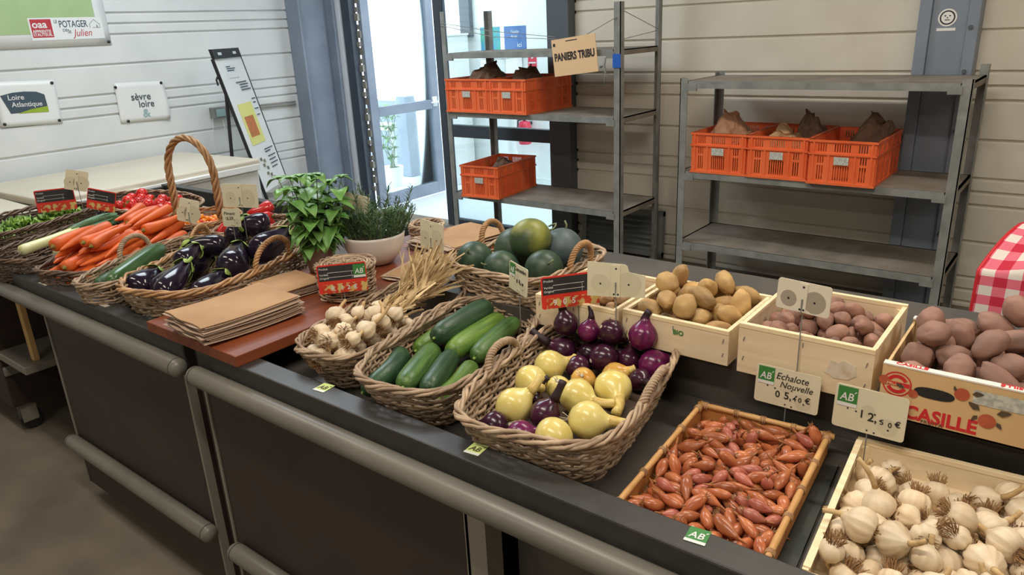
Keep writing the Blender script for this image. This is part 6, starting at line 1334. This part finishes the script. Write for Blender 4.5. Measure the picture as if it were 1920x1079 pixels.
# ---------------------------------------------------------------- herbs on the board
bo_ = thing('herb_bowl', 'white bowl planted with rosemary on the wooden board', 'potted herb', (-1.875, 1.595, BT))
MB().lathe([(.045, 0), (.062, .004), (.085, .030), (.100, .062), (.106, .095), (.108, .104), (.104, .105), (.100, .095), (.090, .088), (.0, .088)], 40, None, None, False).build('bowl', M['white_bowl'], bo_, True)
MB().lathe([(.097, .086), (.05, .094), (.001, .095)], 24).build('soil', M['soil'], bo_, True)
rnd = random.Random(21); nd = MB(); sm_ = MB()
for i in range(105):
    a = rnd.random()*2*PI; s = .096*rnd.random()**.5; x, y = s*math.cos(a), s*math.sin(a)
    ln = rnd.uniform(.05, .115) if i % 16 else .165; lean = Vector((x*5.5+rnd.uniform(-.25, .25), y*5.5+rnd.uniform(-.25, .25), 1)).normalized(); pts = []
    for k in range(6): t = k/5; pts.append(Vector((x, y, .09))+lean*ln*t+Vector((rnd.uniform(-.002, .002), rnd.uniform(-.002, .002), .01*t*t)))
    sm_.tube(pts, .0014, 4)
    for k in range(int(ln*420)):
        t = .12+.9*rnd.random(); f = min(t, .999)*5; j = int(f); p = pts[j].lerp(pts[j+1], f-j); aa = rnd.random()*2*PI
        d = (Vector((math.cos(aa), math.sin(aa), .75+rnd.uniform(-.3, .5)))).normalized(); L = rnd.uniform(.014, .026); w_ = d.cross(lean).normalized()*.0014
        q = p+d*L; nn = d.cross(w_).normalized()*.0006
        nd.add([p-w_, p+w_, q+w_*.5, q-w_*.5, p+nn*1.5, q+nn], [(0, 1, 2, 3), (0, 3, 5, 4), (1, 4, 5, 2)])
sm_.build('stem', M['herb_stem'], bo_)['kind'] = 'stuff'; nd.build('needles', M['rosemary'], bo_)['kind'] = 'stuff'
pt_ = thing('basil_plant', 'bushy bright green basil plant in a small grey pot on the board', 'potted herb', (-1.965, 1.435, BT))
MB().lathe([(.034, 0), (.040, .004), (.048, .085), (.050, .088), (.046, .088), (.043, .078), (.0, .078)], 24, None, None, False).build('pot', M['pot'], pt_, True)
MB().lathe([(.044, .076), (.001, .08)], 16).build('soil', M['soil'], pt_)
rnd = random.Random(31); lv = MB(); st_ = MB()
def leaf(mb, p, d, L, W_, droop, cup=.35):
    d = Vector(d).normalized(); s = d.cross(Vector((0, 0, 1)))
    s = s.normalized() if s.length > .05 else Vector((1, 0, 0)); u = s.cross(d)
    g = []
    for i in range(7):
        t = i/6; w_ = W_*math.sin(PI*min(1, .06+.94*t)**.8)+.0004; c = Vector(p)+d*(L*t)+Vector((0, 0, -droop*L*t*t))
        g.append([c+s*(w_*j)+u*(cup*w_*abs(j)) for j in (-1, -.5, 0, .5, 1)])
    mb.sheet(g, .0006)
for i in range(15):
    a = i*2.39; s = .03*(i/15)**.5; x, y = s*math.cos(a), s*math.sin(a); ln = rnd.uniform(.12, .245)
    if i < 4: ln = .25
    lean = Vector((math.cos(a)*rnd.uniform(.15, .62), math.sin(a)*rnd.uniform(.15, .62), 1)).normalized()
    pts = [Vector((x, y, .075))+lean*ln*(k/6)+Vector((-.012*(k/6)**2, 0, 0)) for k in range(7)]; st_.tube(pts, [.003, .0028, .0026, .0024, .002, .0016, .0012], 5)
    for k in range(1, 7):
        for q in (0, 1):
            aa = a+k*PI/2+q*PI+rnd.uniform(-.4, .4); L = rnd.uniform(.055, .085)*(1.0 if k < 6 else .75); d = Vector((math.cos(aa), math.sin(aa), rnd.uniform(.0, .55)))
            leaf(lv, pts[k], d, L, L*.34, rnd.uniform(.35, .9))
    for q in range(4):
        aa = a+q*PI/2; leaf(lv, pts[6], (math.cos(aa), math.sin(aa), .8), .032, .011, .4)
st_.build('stem', M['herb_stem'], pt_)['kind'] = 'stuff'; lv.build('leaves', M['basil'], pt_, True)['kind'] = 'stuff'
# climbing plant in the yard behind the door
yp = thing('potted_shrub', 'thin leafed plant in the bright yard behind the lower door glass', 'plant', (-6.3, 5.75, 0))
MB().lathe([(.10, 0), (.13, .22), (.12, .22), (.0, .2)], 18, None, None, False).build('pot', M['white'], yp, True)
lv = MB(); st_ = MB(); rnd = random.Random(8)
for i in range(7):
    pts = [Vector((rnd.uniform(-.05, .05)+.05*i*k/6*(1 if i % 2 else -1)*.6, rnd.uniform(-.05, .05), .2+.115*k)) for k in range(7)]; st_.tube(pts, .004, 5)
    for k in range(7):
        for q in range(3): leaf(lv, pts[k], (rnd.uniform(-1, 1), rnd.uniform(-1, 1), rnd.uniform(-.2, .6)), .07, .02, .3)
st_.build('stem', M['herb_stem'], yp)['kind'] = 'stuff'; lv.build('leaves', M['basil'], yp, True)['kind'] = 'stuff'
# ---------------------------------------------------------------- price signs
def rrect(w, h, r, n=4):
    pts = []
    for cx, cz, a0 in ((w/2-r, -h/2+r, -PI/2), (w/2-r, h/2-r, 0), (-w/2+r, h/2-r, PI/2), (-w/2+r, -h/2+r, PI)):
        for k in range(n+1): a = a0+PI/2*k/n; pts.append((cx+r*math.cos(a), cz+r*math.sin(a)))
    return pts
def sign(label, x, y, zc, w, h, yaw, kind, zbase, roll=0, lean=-.08, lines=(), price=(), name='price_sign', card='beige_card', cut=False, rodx=0.0):
    r = thing(name, label, 'price sign', (x, y, zbase)); r.rotation_euler = (0, 0, R(yaw))
    T = TR(0, 0, zc-zbase) @ RX(lean) @ RY(R(roll))
    def P(o): o.matrix_local = T; return o
    outline = rrect(w, h, .006)
    if cut: outline = [(-w/2, -h/2), (w/2, -h/2+.004), (w/2, h*.18), (w*.22, h*.26), (w*.19, h*.42), (w*.15, h*.47), (-w/2, h/2)]
    if kind == 'front':
        P(MB().prism(outline, -.001, .001).build('plate', M[card], r))
        s = h*.40
        if w > .08: ab_logo(r, T @ TR(-w/2+.005, -.0012, h/2-s*1.12-.003), s)
        d = MB(); disc(d, w*.27, -h*.25, 0, h*.20, -.0012); disc(d, -w*.02, h*.02, 0, h*.14, -.0012); d.v = [(a, b-.0, c) for a, b, c in d.v]; P(d.build('price_wheel', M['beige_disc'], r))
        if lines: lettering('handwriting', lines, M['ink'], r, T @ TR(0, -.0016, 0), shear=.25)
        if price: lettering('price', price, M['ink'], r, T @ TR(0, -.0018, 0), bold=.012)
        st = MB()
        for a, c in ((-w*.30, -h*.02), (-w*.18, -h*.05), (.08*w, -h*.02), (w*.16, -h*.13), (-.0*w, -h*.42), (w*.1, -h*.44), (w*.28, -h*.30)): disc(st, a, c, 0, .0018, -.0019, 8)
        P(st.build('rivet', M['ink'], r))['kind'] = 'stuff'
    elif kind == 'back':
        P(MB().prism(outline, -.001, .001).build('plate', M[card], r))
        d = MB(); disc(d, -w*.27, -h*.12, 0, h*.27, -.0012); disc(d, w*.22, -h*.10, 0, h*.36, -.0012); P(d.build('price_wheel', M['grey_disc' if card == 'cream_card' else 'beige_disc'], r))
        c = MB().box(-w*.075, w*.075, -.0030, -.0010, -h*.48, h*.44); P(c.build('clip_strip', M[card], r))
        st = MB()
        for a, c_ in ((0, h*.34), (-w*.27, -h*.12), (w*.22, -h*.10), (-.03*w, -h*.40), (.04*w, -h*.40)): disc(st, a, c_, 0, .0024, -.0034 if abs(a) < .06*w else -.0016, 8)
        P(st.build('rivet', M['ink'], r))['kind'] = 'stuff'
    elif kind == 'slate':
        P(MB().prism(outline, -.001, .001).build('plate', M['sign_red'], r))
        P(MB().box(-w*.475, w*.475, -.0016, -.001, -h*.06, h*.45).build('slate_field', M['slate'], r))
        P(MB().box(-w*.42, w*.5, -.0015, -.001, -h*.5, -h*.18).build('vegetable_picture', M['veg_print'], r))
        ln = MB()
        for z in (h*.22, h*.06): ln.box(-w*.30, w*.24, -.0019, -.0016, z-.0005, z+.0005)
        ln.box(w*.20, w*.204, -.0019, -.0016, -h*.04, h*.20); P(ln.build('ruled_line', M['chalk'], r))
        lettering('field_lettering', [('Produit', -w*.46, h*.33, h*.10), ('Variété', -w*.46, h*.13, h*.10), ('Origine', -w*.46, h*.01, h*.10)], M['chalk'], r, T @ TR(0, -.0019, 0))
        if price: lettering('price', price, M['chalk'], r, T @ TR(0, -.0020, 0), bold=.015)
    rod = MB(); rod.tube([(rodx, .001, 0), (rodx, .0015, (zc-zbase)-h*.5+.02)], .0013, 6)
    if kind == 'back': rod.tube([(rodx, -.004, zc-zbase-h*.5-.002), (rodx, -.0045, zc-zbase-h*.05)], .002, 6)
    rod.build('rod', M['galv'], r)
    return r
if True:
    w, h = .130, .083
    sign('beige price sign reading 0 5,40 € behind the shallot tray', -.4145, 1.399, .926, w, h, 0, 'front', TZ, lines=[('Echalote', -.024, .018, .020, .95), ('Nouvelle', -.015, .001, .019, .95)], price=[('0', -.022, -.022, .020), ('5,', -.004, -.022, .022), ('4 0', .014, -.022, .014), ('€', .038, -.021, .017)])
    sign('beige price sign reading 12,50 € behind the garlic crate', -.250, 1.366, .9375, .127, .088, 0, 'front', TZ, price=[('1', -.018, -.014, .022), ('2,', -.002, -.017, .024), ('5', .020, -.018, .014), ('0', .034, -.020, .014), ('€', .045, -.016, .016)])
    sign('beige price sign reading 0 4,50 between cucumbers and melons', -1.132, 1.435, 1.030, .105, .076, -26, 'front', TZ, lines=[('Concombre', -.022, .020, .016, .85)], price=[('0', -.008, -.012, .015), ('4,', .006, -.012, .016), ('50', .022, -.012, .010)])
    sign('black and red slate price sign without logo standing before the small potatoes', -.935, 1.385, 1.050, .145, .080, 52, 'slate', .93, price=[('9', -.045, -.032, .020), ('0', -.020, -.032, .020), ('5', .002, -.032, .020)], rodx=.02)
    s = sign('black and red slate price sign with AB logo against the round wicker basket', -1.628, 1.255, 1.000, .137, .084, 50, 'slate', BT, price=[('9,', -.035, -.034, .018), ('1', -.008, -.034, .018), ('2', .010, -.034, .018), ('€', .028, -.034, .018)])
    ab_logo(s, TR(0, 0, 1.000-BT) @ RX(-.08) @ TR(.032, -.002, -.002), .034)
    sign('back of a beige price sign with a broken stepped corner by the potatoes', -.815, 1.395, 1.093, .135, .082, 18, 'back', .94, cut=True)
    sign('back of a cream price sign above the small red potatoes', -.401, 1.408, 1.126, .108, .062, -8, 'back', .94, card='cream_card')
    sign('back of a beige price sign over the plaited garlic', -1.502, 1.50, 1.080, .120, .088, -12, 'back', .88, card='beige_card')
    sign('small beige sign stuck among the rosemary', -1.90, 1.56, 1.125, .085, .060, 30, 'back', 1.02, roll=14, card='beige_card')
    sign('back of a beige price sign at the peppers, right of the hooped handle', -2.375, 1.43, 1.130, .15, .085, 20, 'back', .97, card='beige_card')
    s = sign('small handwritten beige sign before the peppers', -2.395, 1.395, 1.055, .072, .066, 25, 'front', .95, lines=[('Piment', -.030, .010, .016), ('2,20', -.022, -.008, .016)])
    sign('folded brown tag hanging beside the foot of the hooped handle', -2.70, 1.40, 1.045, .075, .090, 40, 'back', .96, roll=16, card='beige_card')
    sign('black and red slate price sign on the lettuce at the far left', -3.52, 1.245, 1.035, .150, .095, 62, 'slate', .95)
    sign('black and yellow slate price sign behind the leeks', -3.20, 1.30, 1.055, .115, .085, 40, 'slate', .95, roll=14)
    sign('beige price sign seen from behind above the leek basket', -3.40, 1.30, 1.12, .085, .085, 60, 'back', .97, roll=16)
# ---------------------------------------------------------------- stacks of paper bags
def bag_stack(where, x, y, z, rz, w, d, n, th, seed, fray=.012, bend=.0):
    rnd = random.Random(seed); zz = 0; t = th/n
    for i in range(n):
        ox, oy = rnd.uniform(-fray, fray)*.5, rnd.uniform(-fray, fray); g = []; last = i == n-1
        for a in range(9):
            u = a/8; row = []
            for b in range(13):
                v = b/12; X = lerp(-w/2, w/2, u)+ox; Y = lerp(-d/2, d/2, v)+oy
                Z = zz+t*.7+bend*(.5-v)**2+.0012*math.sin(u*6+i)*math.sin(v*5+i*.7)+t*.35*math.sin(i*2.1+v*7)*(1-v)**2
                if v < .001: Y += .004*math.sin(u*9+i*1.3)
                row.append((X, Y, Z))
            g.append(row)
        o = MB().sheet(g, t*.55).build('paper_bag', M['paper_bag' if last else 'paper_edge']); o.location = (x, y, z); o.rotation_euler = (0, 0, rz); zz += t
        tag(o, ('topmost flat brown paper bag of the ' if last else 'flat brown paper bag within the ')+where, 'paper bag', 'paper bags in the '+where.split(' on ')[0])
bag_stack('thick stack on the front of the wooden board', -1.785, 1.005, BT, R(-3), .205, .285, 16, .052, 1, .012, .02)
bag_stack('thinner stack on the board behind the thick one', -1.89, 1.235, BT, R(-6), .17, .16, 8, .03, 2)
bag_stack('low stack on the board beside the white bowl', -1.685, 1.665, BT, R(12), .135, .34, 6, .012, 3, .02)
bag_stack('loose stack on the back of the board', -1.77, 1.90, BT, R(-8), .22, .26, 12, .035, 4, .03)
